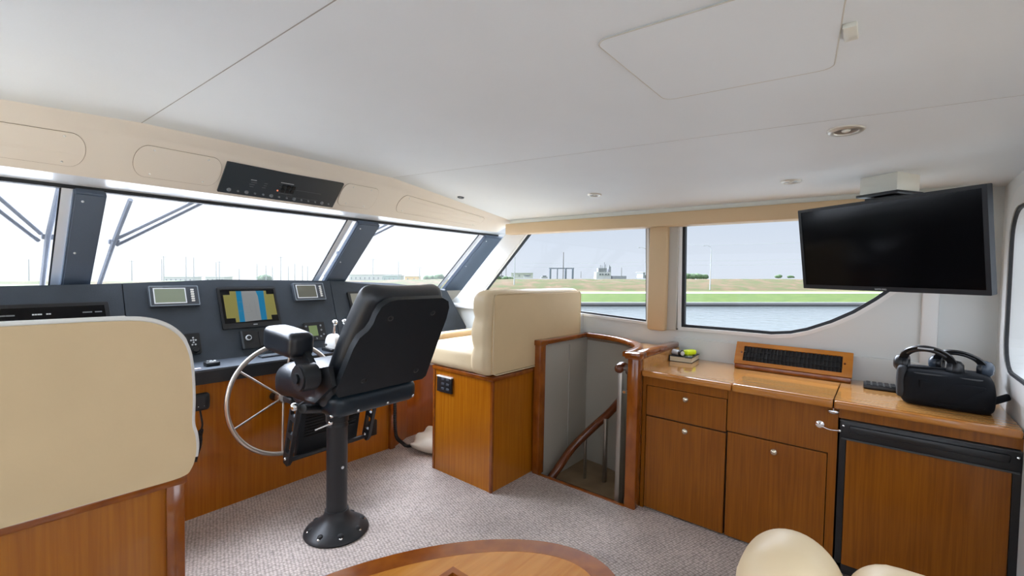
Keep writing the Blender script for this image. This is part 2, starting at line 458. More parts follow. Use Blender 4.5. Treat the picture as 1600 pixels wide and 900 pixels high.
def fplate(name, x0, x1, t0, t1, r, label, d=.003):
    out = fpanel(x0, x1, t0, t1, r)
    cpt = fpt((x0 + x1) / 2, (t0 + t1) / 2)
    th = thing(name, cpt, label, 'panel', 'screwed access panels above the windshield')
    bm = NB(); a = [bm.verts.new(fpt(x, t, 0)) for x, t in out]; c = [bm.verts.new(fpt(x, t, d)) for x, t in out]
    bm.faces.new(a); bm.faces.new(c)
    for i in range(len(out)): j = (i + 1) % len(out); bm.faces.new((a[i], a[j], c[j], c[i]))
    obj('plate', bm, FASC, th)
    b = NB(); tube(b, [fpt(x, t, .0018) for x, t in out], .0014, 6, closed=True)
    obj('edge_gap', b, mat('gap_brown', (.33, .25, .17), .8), th, smooth=60)
    for sx in (x0 + .07, x1 - .07):
        for tt in (t0 + .06, t1 - .06):
            b = NB(); ball(b, fpt(sx, tt, d), .005, seg=8); obj('screw', b, PIPEW, th, smooth=60)
    return th
fplate('access_panel', -.75, .335, .34, .86, .06, 'cream rounded access panel above port windshield, left of the main pillar')
fplate('access_panel', .50, .862, .34, .86, .06, 'cream access panel left of the black overhead switch panel')
fplate('access_panel', 1.56, 1.84, .34, .86, .04, 'cream access panel touching the right end of overhead switch panel')
fplate('access_panel', 2.03, 2.98, .30, .80, .05, 'long narrow cream access panel near the starboard front corner')

# overhead switch panel
sp0, sp1 = .868, 1.545
osp = thing('overhead_switch_panel', fpt(1.2, .6), 'slanted black switch and breaker panel above the centre windshield', 'switch panel')
q = [fpt(sp0, .93, .004), fpt(sp1, .93, .004), fpt(sp1, .36, .004), fpt(sp0, .36, .004)]
FT = frame(q[0], q[1] - q[0], q[3] - q[0]); spw = (q[1] - q[0]).length; sph = (q[3] - q[0]).length
obj('face_plate', poly(NB(), rr(0, 0, spw, sph, .003, 2), FT, -.004, .006), mat('slate_panel', (.030, .040, .050), .4), osp)
def FL(a, c, d=.006): return FT @ Vector((a, c, d))
for k in range(14):
    a = .05 + k * (spw - .09) / 13
    b = NB(); big = k in (0, 2, 5, 8, 12)
    lathe(b, [(0, .008), (.008 if big else .004, .008), (.011 if big else .006, 0)], frame(FL(a, .025), FT.to_3x3() @ Vector((1, 0, 0)), FT.to_3x3() @ Vector((0, 1, 0))), 14)
    obj('knob', b, mat('grey_knob', (.22, .24, .26), .4), osp, smooth=40)
for (a0, c0, w, h, m_) in [(.14, .11, .03, .004, WTXT), (.145, .095, .03, .003, DTXT), (.14, .08, .028, .003, DTXT), (.145, .065, .02, .003, DTXT),
                           (.215, .10, .018, .003, DTXT), (.215, .085, .016, .003, DTXT), (.21, .07, .02, .003, DTXT), (.30, .125, .075, .004, WTXT),
                           (.30, .095, .07, .002, DTXT), (.31, .05, .08, .002, DTXT), (.40, .09, .16, .001, DTXT), (.36, .035, .2, .001, DTXT)]:
    obj('marking', b2(NB(), (a0, c0, .006), (a0 + w, c0 + h, .0068)) if False else poly(NB(), [(a0, c0), (a0 + w, c0), (a0 + w, c0 + h), (a0, c0 + h)], FT, .006, .0068), m_, osp)
for i in range(3):
    for j in range(2):
        obj('breaker', poly(NB(), rr(.315 + i * .028, .063 + j * .028, .335 + i * .028, .085 + j * .028, .002, 2), FT, .006, .012), BLKM, osp)
b = NB(); ball(b, FL(.298, .068, .007), .005, seg=10); obj('indicator_light', b, mat('red_lamp', (.8, .2, .1), .3, emit=((1, .3, .15), .8)), osp, smooth=60, label='small glowing red indicator')

# white windshield header (soffit) and the raked windshield
GP = np.array([0, 3.10, 1.84]); GN = np.cross([1, 0, 0], [0, .55, -.49]); GN = GN / np.linalg.norm(GN)
def G(x, t, d=0.0):  # t metres down the glass, d outwards
    s = math.hypot(.55, .49)
    return Vector((x, 3.10 + t * .55 / s + d * .49 / s, 1.84 - t * .49 / s + d * .55 / s))
bm = NB(); sheet(bm, 40, 2, lambda u, v: Vector((XP + (3.50 - XP) * u, ffy(XP + (3.5 - XP) * u, 1) * (1 - v) + 3.13 * v, 1.853 - .012 * v)))
obj('trim_4', bm, ALU, **ST)
b = NB(); b2(b, (XP, 3.085, 1.825), (3.5, 3.13, 1.845)); obj('trim_5', b, RUB, **ST)
GL_LEN = .92
panes = [(-.95, .30), (.46, 1.82), (2.06, 3.24)]
pil = [(.333, .455), (1.875, 2.065), (3.285, 3.62)]
for i, (a, c) in enumerate(panes):
    w = thing('window_%d' % (i + 1), G((a + c) / 2, GL_LEN), kind='structure')
    b = NB(); hexa(b, [G(a - .03, .0), G(c + .05, .0), G(c + .05, GL_LEN), G(a - .03, GL_LEN)], G(0, 0, .006) - G(0, 0)); obj('glass', b, GLW, w)
    b = NB()
    if i > 0 or True:
        hexa(b, [G(c - .005, 0), G(c + .035, 0), G(c + .035, GL_LEN), G(c - .005, GL_LEN)], G(0, 0, -.012) - G(0, 0))
    obj('window_frame', b, ALU, w)
    b = NB(); hexa(b, [G(c - .012, 0, -.001), G(c - .004, 0, -.001), G(c - .004, GL_LEN, -.001), G(c - .012, GL_LEN, -.001)], G(0, 0, -.008) - G(0, 0)); obj('seal', b, RUB, w)
for i, (a, c) in enumerate(pil):
    b = NB(); hexa(b, [G(a, -.01, -.015), G(c, -.01, -.015), G(c, GL_LEN, -.015), G(a, GL_LEN, -.015)], G(0, 0, -.045) - G(0, 0))
    bmesh.ops.bevel(b, geom=b.edges[:], offset=.008, segments=2, affect='EDGES')
    o = obj('trim_%d' % (6 + i), b, PILL, smooth=40, **ST)
    for t in (.04, .42):
        b = NB(); ball(b, G(a + .035, t, -.062), .006, seg=8); obj('screw', b, ALU, o, smooth=60)
# window sill board below the glass, foredeck outside (white, throws daylight up)
b = NB(); hexa(b, [(XP, 3.70, 1.24), (3.5, 3.70, 1.24), (3.5, 3.95, 1.16), (XP, 3.95, 1.16)], (0, 0, -.03)); obj('trim_9', b, DASH, **ST)
b = NB(); hexa(b, [(-2.0, 3.85, 1.16), (4.2, 3.85, 1.16), (3.4, 7.5, 1.12), (1.3, 10.5, 1.10), (-.8, 7.5, 1.12)], (0, 0, -.08)); obj('foredeck', b, WHITE, **ST)

# ---------------------------------------------------------- starboard wall with its windows (real openings)
def wy(px, py): p = hx(px, py, XW); return (p.y, p.z)
w1 = [wy(830, 357), wy(1011, 349), wy(1011, 503), wy(907, 489), (2.9, 1.165), wy(742, 471)]
w2 = [wy(1066, 345), (-.15, 1.845), (-.22, 1.78), (-.22, 1.60), wy(1395, 453), wy(1370, 470), wy(1335, 490), wy(1300, 505), wy(1262, 517), wy(1235, 522), wy(1205, 523), wy(1150, 518), wy(1064, 511)]
outer = [(YA, -.9), (3.60, -.9), (3.60, 1.13), (3.49, 1.205), (2.82, 1.845), (2.72, 1.93), (YA, 1.97)]
TW = frame((XW, 0, 0), (0, 1, 0), (0, 0, 1))   # normal +X
obj('wall_starboard', poly(NB(), outer, TW, 0, .05, holes=[w1, w2]), WALLM, **ST)
def shrink(pts, d):
    c = Vector((sum(p[0] for p in pts) / len(pts), sum(p[1] for p in pts) / len(pts))); n = len(pts); out = []
    area = sum(pts[i][0] * pts[(i + 1) % n][1] - pts[(i + 1) % n][0] * pts[i][1] for i in range(n)); s = 1 if area > 0 else -1
    for i in range(n):
        a, b_, c_ = Vector(pts[i - 1]), Vector(pts[i]), Vector(pts[(i + 1) % n])
        e1 = (b_ - a).normalized(); e2 = (c_ - b_).normalized()
        n1 = Vector((-e1.y, e1.x)) * s; n2 = Vector((-e2.y, e2.x)) * s
        m_ = (n1 + n2).normalized(); k = d / max(.35, m_.dot(n1)); out.append(tuple(b_ + m_ * k))
    return out
def sidewin(name, pts, T, seal=.014, lip=.03, flush=False):
    q0, q1, q2, q3 = (.010, .045, .028, .034) if not flush else (-.008, .004, -.004, .002)
    w = thing(name, T @ Vector((*pts[0], .03)), kind='structure')
    obj('window_frame', poly(NB(), shrink(pts, -lip), T, -.012, .004, holes=[shrink(pts, .001)]), WHITE, w)
    obj('seal', poly(NB(), shrink(pts, -.004), T, q0, q1, holes=[shrink(pts, seal)]), RUB, w)
    obj('glass', poly(NB(), shrink(pts, .004), T, q2, q3), GLS, w)
    return w
sidewin('window_4', w1, TW, .015, .02); sidewin('window_5', w2, TW, .020, .022)
# wide white strut cover on the raked front edge of the side window
p = [hx(*q_, XW - .035) for q_ in ((793, 363), (826, 360), (742, 471), (716, 461))]
b = NB(); hexa(b, p, (.04, 0, 0)); bmesh.ops.bevel(b, geom=b.edges[:], offset=.006, segments=2, affect='EDGES'); obj('trim_10', b, WHITE, smooth=40, **ST)
# sill ledge along the wall, forward
b = NB(); b2(b, (3.20, 1.95, 1.085), (3.33, 3.62, 1.125), .01); obj('trim_11', b, WHITE, smooth=40, **ST)
b = NB(); b2(b, (3.235, 1.95, .6), (3.33, 3.62, 1.09)); obj('trim_12', b, WALLM, **ST)
# lower wall panel standing a little proud, with the seam above it
obj('trim_13', b2(NB(), (3.300, -.20, .82), (3.325, 1.17, 1.005), .003), WALLM, **ST)
# side posts: light strip and bluish panel by the aft corner
obj('trim_14', b2(NB(), (3.295, -.235, .82), (3.33, -.165, 1.95), .012), WHITE, smooth=40, **ST)
# small screws
for (px, py) in ((1418, 554), (1058, 514)):
    b = NB(); ball(b, hx(px, py, 3.30), .006, seg=8); tag(obj('wall_screw', b, mat('dark_screw', (.1, .1, .1), .4, metal=1), smooth=60), 'tiny dark screw in the wall above the black bag' if px > 1200 else 'tiny dark screw at foot of tan window post', 'screw')
# grey wall between windows, tan padded post
obj('trim_15', b2(NB(), (3.285, 1.158, 1.055), (3.325, 1.23, 1.83), .004), mat('grey_beige_panel', (.50, .47, .41), .5), **ST)
obj('trim_16', b2(NB(), (3.25, 1.222, 1.045), (3.325, 1.365, 1.82), .02), TANV, smooth=40, **ST)
# long tan valance above the side windows and white cove above it
b = NB()
def val(x0, x1, z0, z1, y0=-.30, y1=2.74): return b2(NB(), (x0, y0, z0), (x1, y1, z1), .01)
obj('trim_17', val(3.20, 3.325, 1.812, 1.91), TANV, smooth=40, **ST)
obj('trim_18', val(3.22, 3.325, 1.905, 1.945, -.40, 2.70), mat('cove_offwhite', (.78, .78, .70), .4), smooth=40, **ST)
# port wall with a long window; aft wall with window and wide door glass
TP = frame((XP, 0, 0), (0, -1, 0), (0, 0, 1))
wp1 = rr(-2.9, .98, .3, 1.84, .08)
obj('wall_port', poly(NB(), [(-3.95, -.9), (.55, -.9), (.55, 1.97), (-2.95, 1.97), (-3.95, 1.1)], TP, 0, .05, holes=[wp1]), WALLM, **ST)
sidewin('window_6', wp1, TP)
TA = frame((0, YA, 0), (1, 0, 0), (0, 0, 1))  # normal -Y
TA = Matrix.Translation((0, YA + .0, 0)) @ frame((0, 0, 0), (1, 0, 0), (0, 0, 1))
aw = rr(1.95, 1.04, 3.09, 1.79, .15); ad = rr(-.75, .05, 1.75, 1.85, .05)
obj('wall_aft', poly(NB(), [(XP, -.9), (XW, -.9), (XW, 1.98), (XP, 1.98)], TA, -.0, .06, holes=[aw, ad]), mat('aft_wall_white', (.78, .80, .79), .4), **ST)
sidewin('window_7', aw, TA, .014, .08, True)
d1 = thing('door_1', (.5, YA - .03, 0), kind='structure')
obj('window_frame', poly(NB(), ad, TA, .01, .05, holes=[shrink(ad, .05)]), ALU, d1); obj('glass', poly(NB(), shrink(ad, .04), TA, .025, .032), GLS, d1)
obj('side_deck', b2(NB(), (XP - .75, YA - .3, .60), (XP - .06, 3.8, .65)), WHITE, **ST)  # unseen white port deck, added to bounce daylight onto the ceiling
obj('aft_deck', b2(NB(), (-1.6, -4.2, -.05), (4.0, YA - .07, .0)), mat('teak_deck', (.22, .17, .12), .7), **ST)
obj('side_deck', b2(NB(), (XW + .06, YA - .3, .55), (XW + .55, 3.8, .60)), MATS['teak_deck'], **ST)
obj('wall_forward', b2(NB(), (XP, 3.62, -.4), (3.5, 3.66, 1.25)), WALLG, **ST)
# bulwark seen through the aft window
obj('trim_19', b2(NB(), (1.2, -4.2, 0), (4.0, -4.1, 1.0)), WHITE, **ST)

# ---------------------------------------------------------- downlights
def downlight(px, py, r, label, dark=False):
    z = 1.97; p = hz(px, py, z)
    for _ in range(6): z = cz(p.x, p.y); p = hz(px, py, z)
    th = thing('ceiling_light', p, label, 'ceiling light', None if dark else 'recessed brushed downlights in the ceiling')
    T = Matrix.Translation(p) @ RX(180)
    if p.x > 1.86: T = Matrix.Translation(p) @ RY(math.degrees(math.atan((cz(1.9, p.y) - cz(3.2, p.y)) / 1.3))) @ RX(180)
    obj('trim_ring', lathe(NB(), [(r * .62, .001), (r * .68, .008), (r * .9, .008), (r, .003), (r, -.002)], T), mat('nickel_ring', (.62, .58, .5), .35, metal=.6) if not dark else BLK, th, smooth=50)
    obj('reflector', lathe(NB(), [(r * .64, .004), (r * .5, .0015), (r * .3, .001), (0, .001)], T), mat('dull_reflector', (.34, .32, .29), .35, metal=.5), th, smooth=50)
    b = NB(); ball(b, T @ Vector((0, 0, .002)), r * .26, (1, 1, .5), 12); obj('bulb', b, CREAMP if not dark else CHROME, th, smooth=60)
downlight(1322, 203, .056, 'recessed downlight nearest the camera, above the television')
downlight(1236, 283, .048, 'recessed downlight in the ceiling just left of the television mount')
downlight(929, 304, .047, 'recessed downlight above the forward side window')
downlight(720, 308, .026, 'small dark-rimmed ceiling spotlight near the windshield fascia', True)

# ================================================================== HELM CONSOLE
con = thing('helm_console', (1.2, 3.3, 0), 'long helm dashboard of blue-black vinyl over a varnished wood base', 'console')
FB = Vector((0, 3.27, .86)); FV = Vector((0, .23, .505)).normalized()
TF = frame(FB, (1, 0, 0), FV)       # a = X, b = up the slope, normal = -Y/up (towards the seats)
if TF.to_3x3().col[2].y > 0: raise Exception('face normal')
def FA(px, py):
    p = hpl(px, py, FB, np.cross([1, 0, 0], np.array(FV))); q_ = TF.inverted() @ p; return q_.x, q_.y
def FW(a, c, d=0): return TF @ Vector((a, c, d))
# dash body: three facets
topb = .555
cen = [FW(.585, 0), FW(1.86, 0), FW(1.885, topb - .005), FW(1.1, topb + .005), FW(.585, topb - .02)]
b = NB(); hexa(b, cen, (0, .16, -.02)); obj('dash_panel', b, DASH, con, label='central raked blue-black instrument panel')
lf = [Vector((-.95, 3.05, .86)), FW(.58, 0), FW(.58, topb - .02), Vector((-.95, 3.25, 1.30))]
b = NB(); hexa(b, lf, (0, .3, -.02)); obj('dash_panel', b, DASH, con)
re_b = hy(728, 514, 3.26); re_t = hy(701, 455, 3.40)
rf = [FW(1.865, 0), Vector((3.22, 3.26, .86)), Vector((3.235, 3.27, .90)), Vector((3.10, 3.42, 1.262)), FW(2.5, topb - .03), FW(1.89, topb - .005)]
b = NB(); hexa(b, rf, (0, .2, -.02)); obj('dash_panel', b, DASH, con)
b = NB(); hexa(b, [FW(-.95, topb - .05, -.02), FW(.585, topb - .021, -.002), FW(1.1, topb + .004, -.002), FW(1.885, topb - .006, -.002), FW(3.1, topb - .12, -.01), Vector((3.3, 3.66, 1.27)), Vector((1.1, 3.66, 1.345)), Vector((XP, 3.66, 1.27))], (0, 0, -.02)); obj('dash_top', b, DASH, con)
# shelf with black front lip, slightly bowed forward to starboard
def lipY(x): return 2.985 + .02 * max(0, x - 1.2)
xs = [-.95, -.3, .3, .8, 1.3, 1.7, 1.95, 2.14]
b = NB(); hexa(b, [(x, lipY(x), .862) for x in xs] + [(2.2, 3.12, .862), (3.22, 3.14, .862), (3.22, 3.30, .862), (-.95, 3.3, .862)], (0, 0, -.02)); obj('shelf', b, DASH, con)
b = NB(); hexa(b, [(x, lipY(x) - .008, .853) for x in xs] + [(x, lipY(x) + .03, .853) for x in reversed(xs)], (0, 0, -.072)); obj('front_lip', b, BLK, con, label='glossy black front lip of the shelf')
b = NB(); hexa(b, [(x, lipY(x) - .012, .865) for x in xs] + [(x, lipY(x) + .004, .865) for x in reversed(xs)], (0, 0, -.010)); obj('lip_trim', b, GREYP, con)
# wood base
xs2 = [-.95, .3, .76, 1.3, 1.65, 1.92, 2.2]
b = NB(); hexa(b, [(x, 3.02 + .045 * min(1, max(0, x - .7)), .79) for x in xs2] + [(2.2, 3.2, .79), (-.95, 3.2, .79)], (0, 0, -.79)); obj('wood_base', b, WOODV, con)
b = NB(); hexa(b, [(2.2, 3.05, .85), (2.42, 3.16, .85), (3.24, 3.20, .85), (3.24, 3.28, .85), (2.2, 3.25, .85)], (0, 0, -.85)); obj('wood_base', b, wood('teak_gloss_red', (.26, .07, .008), (.36, .11, .014), (40, 40, 2), .12, .8), con)
b = NB(); b2(b, (2.165, 3.035, 0), (2.215, 3.07, .80), .006); obj('corner_moulding', b, WOODD, con, smooth=40)
# black outlet cover on the base
def outlet(name, lo, hi, label, m=BLKM):
    return box(name, lo, hi, m, bev=.004, label=label, cat='outlet cover')
outlet('outlet_cover', (1.965, 3.045, .155), (2.045, 3.064, .275), 'small black outlet cover on the wood base behind helm chair footrest')
# padded tan roll on the passenger ledge
b = NB(); puff(b, (2.93, 3.01, .875), (.60, .10, .085), .04, (.0, .0, .0)); 
obj('padded_ledge', b, LEATHT, con, smooth=60, label='tan padded roll along the passenger side ledge')
b = NB(); b2(b, (2.6, 3.0, .62), (3.22, 3.16, .845), .01); obj('ledge_box', b, WALLM, con)
# ------ instruments
def bezel_unit(name, tl, br, depth, label, cat, m=GREYP, r=.006, group=None):
    a0, c1 = FA(*tl); a1, c0 = FA(*br)
    th = thing(name, FW((a0 + a1) / 2, (c0 + c1) / 2), label, cat, group)
    obj('housing', poly(NB(), rr(a0, c0, a1, c1, r, 3), TF, .0005, depth, bev=.004), m, th, smooth=35)
    return th, a0, a1, c0, c1
def fpoly(name, th, pts, d0, d1, m, bev=0, **k): return obj(name, poly(NB(), pts, TF, d0, d1, bev=bev), m, th, smooth=35 if bev else None, **k)
def qd(a0, c0, a1, c1): return [(a0, c0), (a1, c0), (a1, c1), (a0, c1)]
for (tl, br, lab) in (((229, 449), (312, 479), 'silver-edged display with blank green screen, left of the chart screen'), ((454, 444), (508, 470), 'smaller grey display with olive screen, right of the chart screen')):
    th, a0, a1, c0, c1 = bezel_unit('depth_display', tl, br, .028, lab, 'display', group='grey instrument displays with button columns')
    w_, h_ = a1 - a0, c1 - c0; x0, x1, y0, y1 = a0 + .07 * w_ + .01, a0 + .70 * w_, c0 + .17 * h_, c1 - .17 * h_
    fpoly('screen', th, qd(x0, y0, x1, y1), .028, .0295, LCD if tl[0] < 300 else mat('olive_lcd', (.15, .15, .12), .12))
    b = NB(); poly(b, qd(x0 - .006, y0 - .006, x1 + .006, y1 + .006), TF, .028, .0305, holes=[qd(x0, y0, x1, y1)]); obj('screen_border', b, ALU, th)
    b = NB(); poly(b, rr(a0 + .003, c0 + .003, a1 - .003, c1 - .003, .005, 3), TF, .0275, .0288, holes=[rr(a0 + .007, c0 + .007, a1 - .007, c1 - .007, .004, 3)]); obj('edge_line', b, mat('steel_blue_edge', (.30, .36, .42), .3), th)
    for k in range(6):
        cc = y0 + (y1 - y0) * (k + .5) / 6
        fpoly('button', th, rr(a0 + .82 * w_, cc - .005, a0 + .89 * w_, cc + .005, .003, 3), .028, .033, PIPEW)
    fpoly('marking', th, qd(a0 + .05 * w_, c1 - .014, a0 + .28 * w_, c1 - .009), .028, .029, DTXT)
def plotter(tl, br, lab, full=True):
    th, a0, a1, c0, c1 = bezel_unit('chart_plotter', tl, br, .018, lab, 'chart plotter', BLK, .008)
    w_, h_ = a1 - a0, c1 - c0
    L = lambda u, v: (a0 + w_ * u, c0 + h_ * v)
    def e(col, s=1.0, n='', em=.24): return mat('lit_' + n, tuple(c * .3 for c in col), .15, emit=(col, em * s))
    fpoly('screen', th, [L(.04, .12), L(.96, .12), L(.96, .93), L(.04, .93)], .018, .0185, SCRB)
    YEL = e((.42, .38, .10), 1, 'land'); BLU = e((.0, .30, .60), 1, 'shallow'); GRY = e((.42, .44, .44), 1, 'deep')
    fpoly('chart_area', th, [L(.08, .24), L(.22, .24), L(.22, .14), L(.28, .14), L(.295, .89), L(.19, .89), L(.19, .80), L(.08, .80)], .0185, .019, YEL, label='yellow land area on the chart')
    fpoly('chart_area', th, [L(.28, .14), L(.37, .14), L(.385, .89), L(.295, .89)], .0185, .019, BLU)
    fpoly('chart_area', th, [L(.37, .14), L(.65, .16), L(.66, .75), L(.635, .89), L(.385, .89)], .0185, .019, GRY)
    fpoly('chart_area', th, [L(.65, .16), L(.75, .16), L(.775, .89), L(.635, .89), L(.66, .75)], .0185, .019, BLU)
    fpoly('chart_area', th, [L(.75, .16), L(.84, .16), L(.84, .27), L(.95, .27), L(.95, .80), L(.82, .80), L(.82, .89), L(.775, .89)], .0185, .019, YEL)
    for (u, v, du, dv) in ((.49, .42, .006, .16), (.50, .38, .02, .02), (.42, .5, .05, .006), (.42, .35, .06, .005), (.58, .25, .004, .4), (.30, .4, .06, .004), (.31, .62, .06, .004)):
        fpoly('chart_mark', th, [L(u, v), L(u + du, v), L(u + du, v + dv), L(u, v + dv)], .019, .0193, DTXT)
    fpoly('marking', th, [L(.50, .055), L(.57, .055), L(.57, .075), L(.50, .075)], .018, .019, WTXT)
    fpoly('edge_line', th, [L(.01, .965), L(.99, .965), L(.99, .98), L(.01, .98)], .018, .0195, GREYP)
    return th
plotter((337, 450), (439, 509), 'large lit chart plotter with yellow land and blue water in the centre')
th, a0, a1, c0, c1 = bezel_unit('chart_plotter', (541, 457), (632, 516), .018, 'second screen mostly hidden behind the helm chair backrest', 'chart plotter', BLK, .008)
fpoly('screen', th, qd(a0 + .022, c0 + .03, a1 - .02, c1 - .018), .018, .0185, mat('lit_pale', (.1, .1, .09), .15, emit=((.42, .42, .34), .35)))
# wide sonar unit on the port facet
Lo, Lu, Lv = lf[0], (lf[1] - lf[0]).normalized(), (lf[3] - lf[0]).normalized()
TL = frame(Lo, Lu, Lv)
def LA(px, py):
    n = Lu.cross(Lv); p = hpl(px, py, Lo, np.array(n)); q_ = TL.inverted() @ p; return q_.x, q_.y
a1, c1 = LA(167, 473); a1b, c0 = LA(168, 500); a0, _ = LA(-120, 486); c0 = c1 - .20
un = thing('sonar_display', TL @ Vector(((a0 + a1) / 2, (c0 + c1) / 2, 0)), 'wide black display behind the left cream seat back', 'display')
obj('housing', poly(NB(), rr(a0, c0, a1, c1, .006, 3), TL, .0005, .018, bev=.004), BLK, un, smooth=35)
obj('screen', poly(NB(), qd(a0 + .02, c0 + .02, a1 - .02, c1 - .02), TL, .018, .0187), SCRB, un)
obj('edge_line', poly(NB(), rr(a0 - .006, c0 - .006, a1 + .006, c1 + .006, .01, 3), TL, .0, .006), GREYP, un)
for k, (u, w_) in enumerate(((.30, .05), (.38, .03), (.52, .008), (.535, .008), (.55, .012), (.567, .006), (.60, .008), (.615, .008), (.82, .04), (.90, .03))):
    x_ = a0 + (a1 - a0) * u; obj('marking', poly(NB(), qd(x_, c1 - .062, x_ + w_, c1 - .055), TL, .0187, .0192), DTXT if u < .5 or u > .7 else WTXT, un)
# autopilot / radio heads
def knob(th, a, c, r, m=BLK, h=.016, d=.012):
    o, u, v = FW(a, c, d), TF.to_3x3().col[0], TF.to_3x3().col[1]
    obj('knob', lathe(NB(), [(0, h), (r * .85, h), (r, h * .7), (r, 0)], frame(o, u, v), 18), m, th, smooth=40)
th, a0, a1, c0, c1 = bezel_unit('autopilot_control', (374, 519), (478, 536), .014, 'black control strip with one silver dial below the chart screen', 'control', BLK, .004)
knob(th, *FA(387, 529), .019, ALU, .014, .012); knob(th, *FA(387, 529), .013, BLKM, .02, .012)
fpoly('end_rib', th, qd(a0, c0, a0 + .012, c1), .014, .018, GREYP); fpoly('cover', th, rr(a0 + .11, c0 + .01, a1 - .01, c1 - .008, .003, 2), .014, .019, BLKM)
th, a0, a1, c0, c1 = bezel_unit('pilot_remote', (286, 523), (315, 553), .014, 'black keypad with white round keys beside the left seat back', 'keypad', BLK, .008)
for (u, v) in ((.55, .78), (.40, .66), (.70, .66), (.55, .56), (.55, .67), (.45, .45), (.65, .45)):
    knob(th, a0 + (a1 - a0) * u, c0 + (c1 - c0) * v, .005, WTXT, .004, .014)
knob(th, a0 + (a1 - a0) * .6, c0 + (c1 - c0) * .18, .018, BLK, .022, .012)
th, a0, a1, c0, c1 = bezel_unit('marine_radio', (472, 506), (510, 531), .016, 'black radio head with small green screen beside the throttle levers', 'radio', BLK, .006)
w_, h_ = a1 - a0, c1 - c0
fpoly('screen', th, qd(a0 + .22 * w_, c0 + .25 * h_, a0 + .62 * w_, c0 + .82 * h_), .016, .0168, mat('lit_green', (.1, .14, .06), .2, emit=((.30, .40, .16), .3)))
for (u, v) in ((.8, .8), (.8, .55), (.88, .3), (.1, .8), (.72, .2), (.5, .1)): knob(th, a0 + w_ * u, c0 + h_ * v, .007, mat('grey_knob', (.22, .24, .26), .4), .008, .014)
# shelf gadgets
p = hz(331, 571, .862)
tb = thing('trackball', p, 'small black trackball pad on the console shelf near left seat', 'trackball')
b = NB(); bx(b, p + Vector((0, 0, .012)), (.075, .06, .024), .006); obj('housing', b, BLK, tb, smooth=40)
for dx, dy in ((-.018, .01), (.018, .01), (0, .015), (-.012, -.014), (.0, -.016), (.012, -.014)):
    b = NB(); cyl(b, p + Vector((dx, dy, .024)), p + Vector((dx, dy, .029)), .006, 10); obj('button', b, WTXT, tb)
p = hz(308, 577, .862)
box('label_plate', (p.x - .03, p.y - .012, .862), (p.x + .02, p.y + .02, .866), mat('pinkish_plate', (.45, .40, .42), .5), label='small pale label plate on the shelf edge by left seat', cat='plate')
a, c = hz(405, 560, .862), hz(452, 552, .862)
bt = thing('switch_box', a, 'flat grey switch plate on the shelf behind the steering wheel', 'switch plate')
b = NB(); bx(b, (a + c) / 2 + Vector((0, .0, .006)), (.19, .07, .012), .003); obj('base_plate', b, GREYP, bt, smooth=40)
b = NB(); bx(b, (a + c) / 2 + Vector((.05, .01, .016)), (.04, .018, .012), .003); obj('toggle', b, mat('steel_blue_edge', (.30, .36, .42), .3), bt, smooth=40)
b = NB(); bx(b, (a + c) / 2 + Vector((-.035, 0, .013)), (.10, .045, .003), .001); obj('cover', b, mat('slate_cover', (.12, .14, .16), .3), bt)
# engine throttle: two chrome-ball levers on round white drums
p = hz(520, 556, .862)
thr = thing('throttle_control', Vector((1.74, 3.07, .862)), 'twin-lever engine throttle with white drums and chrome ball levers', 'throttle')
px0 = 1.645; yy = 3.075
b = NB(); b2(b, (px0 - .01, yy - .07, .8625), (px0 + .24, yy + .07, .885), .006); obj('base', b, BLK, thr, smooth=40)
for k, x in enumerate((px0 + .045, px0 + .155)):
    T = frame((x - .03, yy, .912), (0, 1, 0), (0, 0, 1))
    obj('drum', lathe(NB(), [(0, -.002), (.060, -.002), (.072, .006), (.075, .03), (.072, .055), (.055, .062), (0, .062)], T, 28), PIPEW, thr, smooth=40)
    tp = hpl(523 if k == 0 else 538, 504 if k == 0 else 503, (x, 0, 0), np.array([1., 0, 0]))
    b = NB(); cyl(b, (x, yy, .97), tp, .011, 12, .006); obj('lever', b, CHROME, thr, smooth=50)
    b = NB(); ball(b, tp, .021, seg=18); obj('lever_ball', b, CHROME, thr, smooth=80)
b = NB(); cyl(b, (px0 - .02, yy - .02, .915), (px0 - .045, yy - .035, .92), .008); obj('friction_knob', b, BLK, thr)
# steering wheel
WC = hy(448, 621, 2.86); WC = Vector((WC.x, WC.y, WC.z))
sw = thing('steering_wheel', WC, 'large spoked stainless steel steering wheel in front of the wood console', 'steering wheel')
Wt = Matrix.Translation(WC) @ RX(90 - 8)    # wheel plane tilted back a little
R = .335
Wt = Matrix.Translation(WC) @ RX(-8)
def WP(ang, r, d=0): a = math.radians(ang); return Wt @ Vector((r * math.cos(a), d, r * math.sin(a)))
b = NB(); tube(b, [WP(k * 5, R) for k in range(72)], .014, 12, closed=True); obj('rim', b, STEEL, sw, smooth=80)
for k in range(6):
    b = NB(); cyl(b, WP(142 + 60 * k, .03, .045), WP(142 + 60 * k, R - .005, 0), .0065, 10); obj('spoke', b, STEEL, sw, smooth=60)
b = NB(); T = frame(WP(0, 0, .06), (1, 0, 0), Wt.to_3x3() @ Vector((0, 0, 1))); lathe(b, [(0, .03), (.03, .028), (.04, .01), (.04, -.02), (0, -.02)], T, 24); obj('hub', b, STEEL, sw, smooth=40)
b = NB(); cyl(b, WP(0, 0, .05), WP(0, 0, .20), .028); obj('steering_shaft', b, BLK, sw, smooth=50)
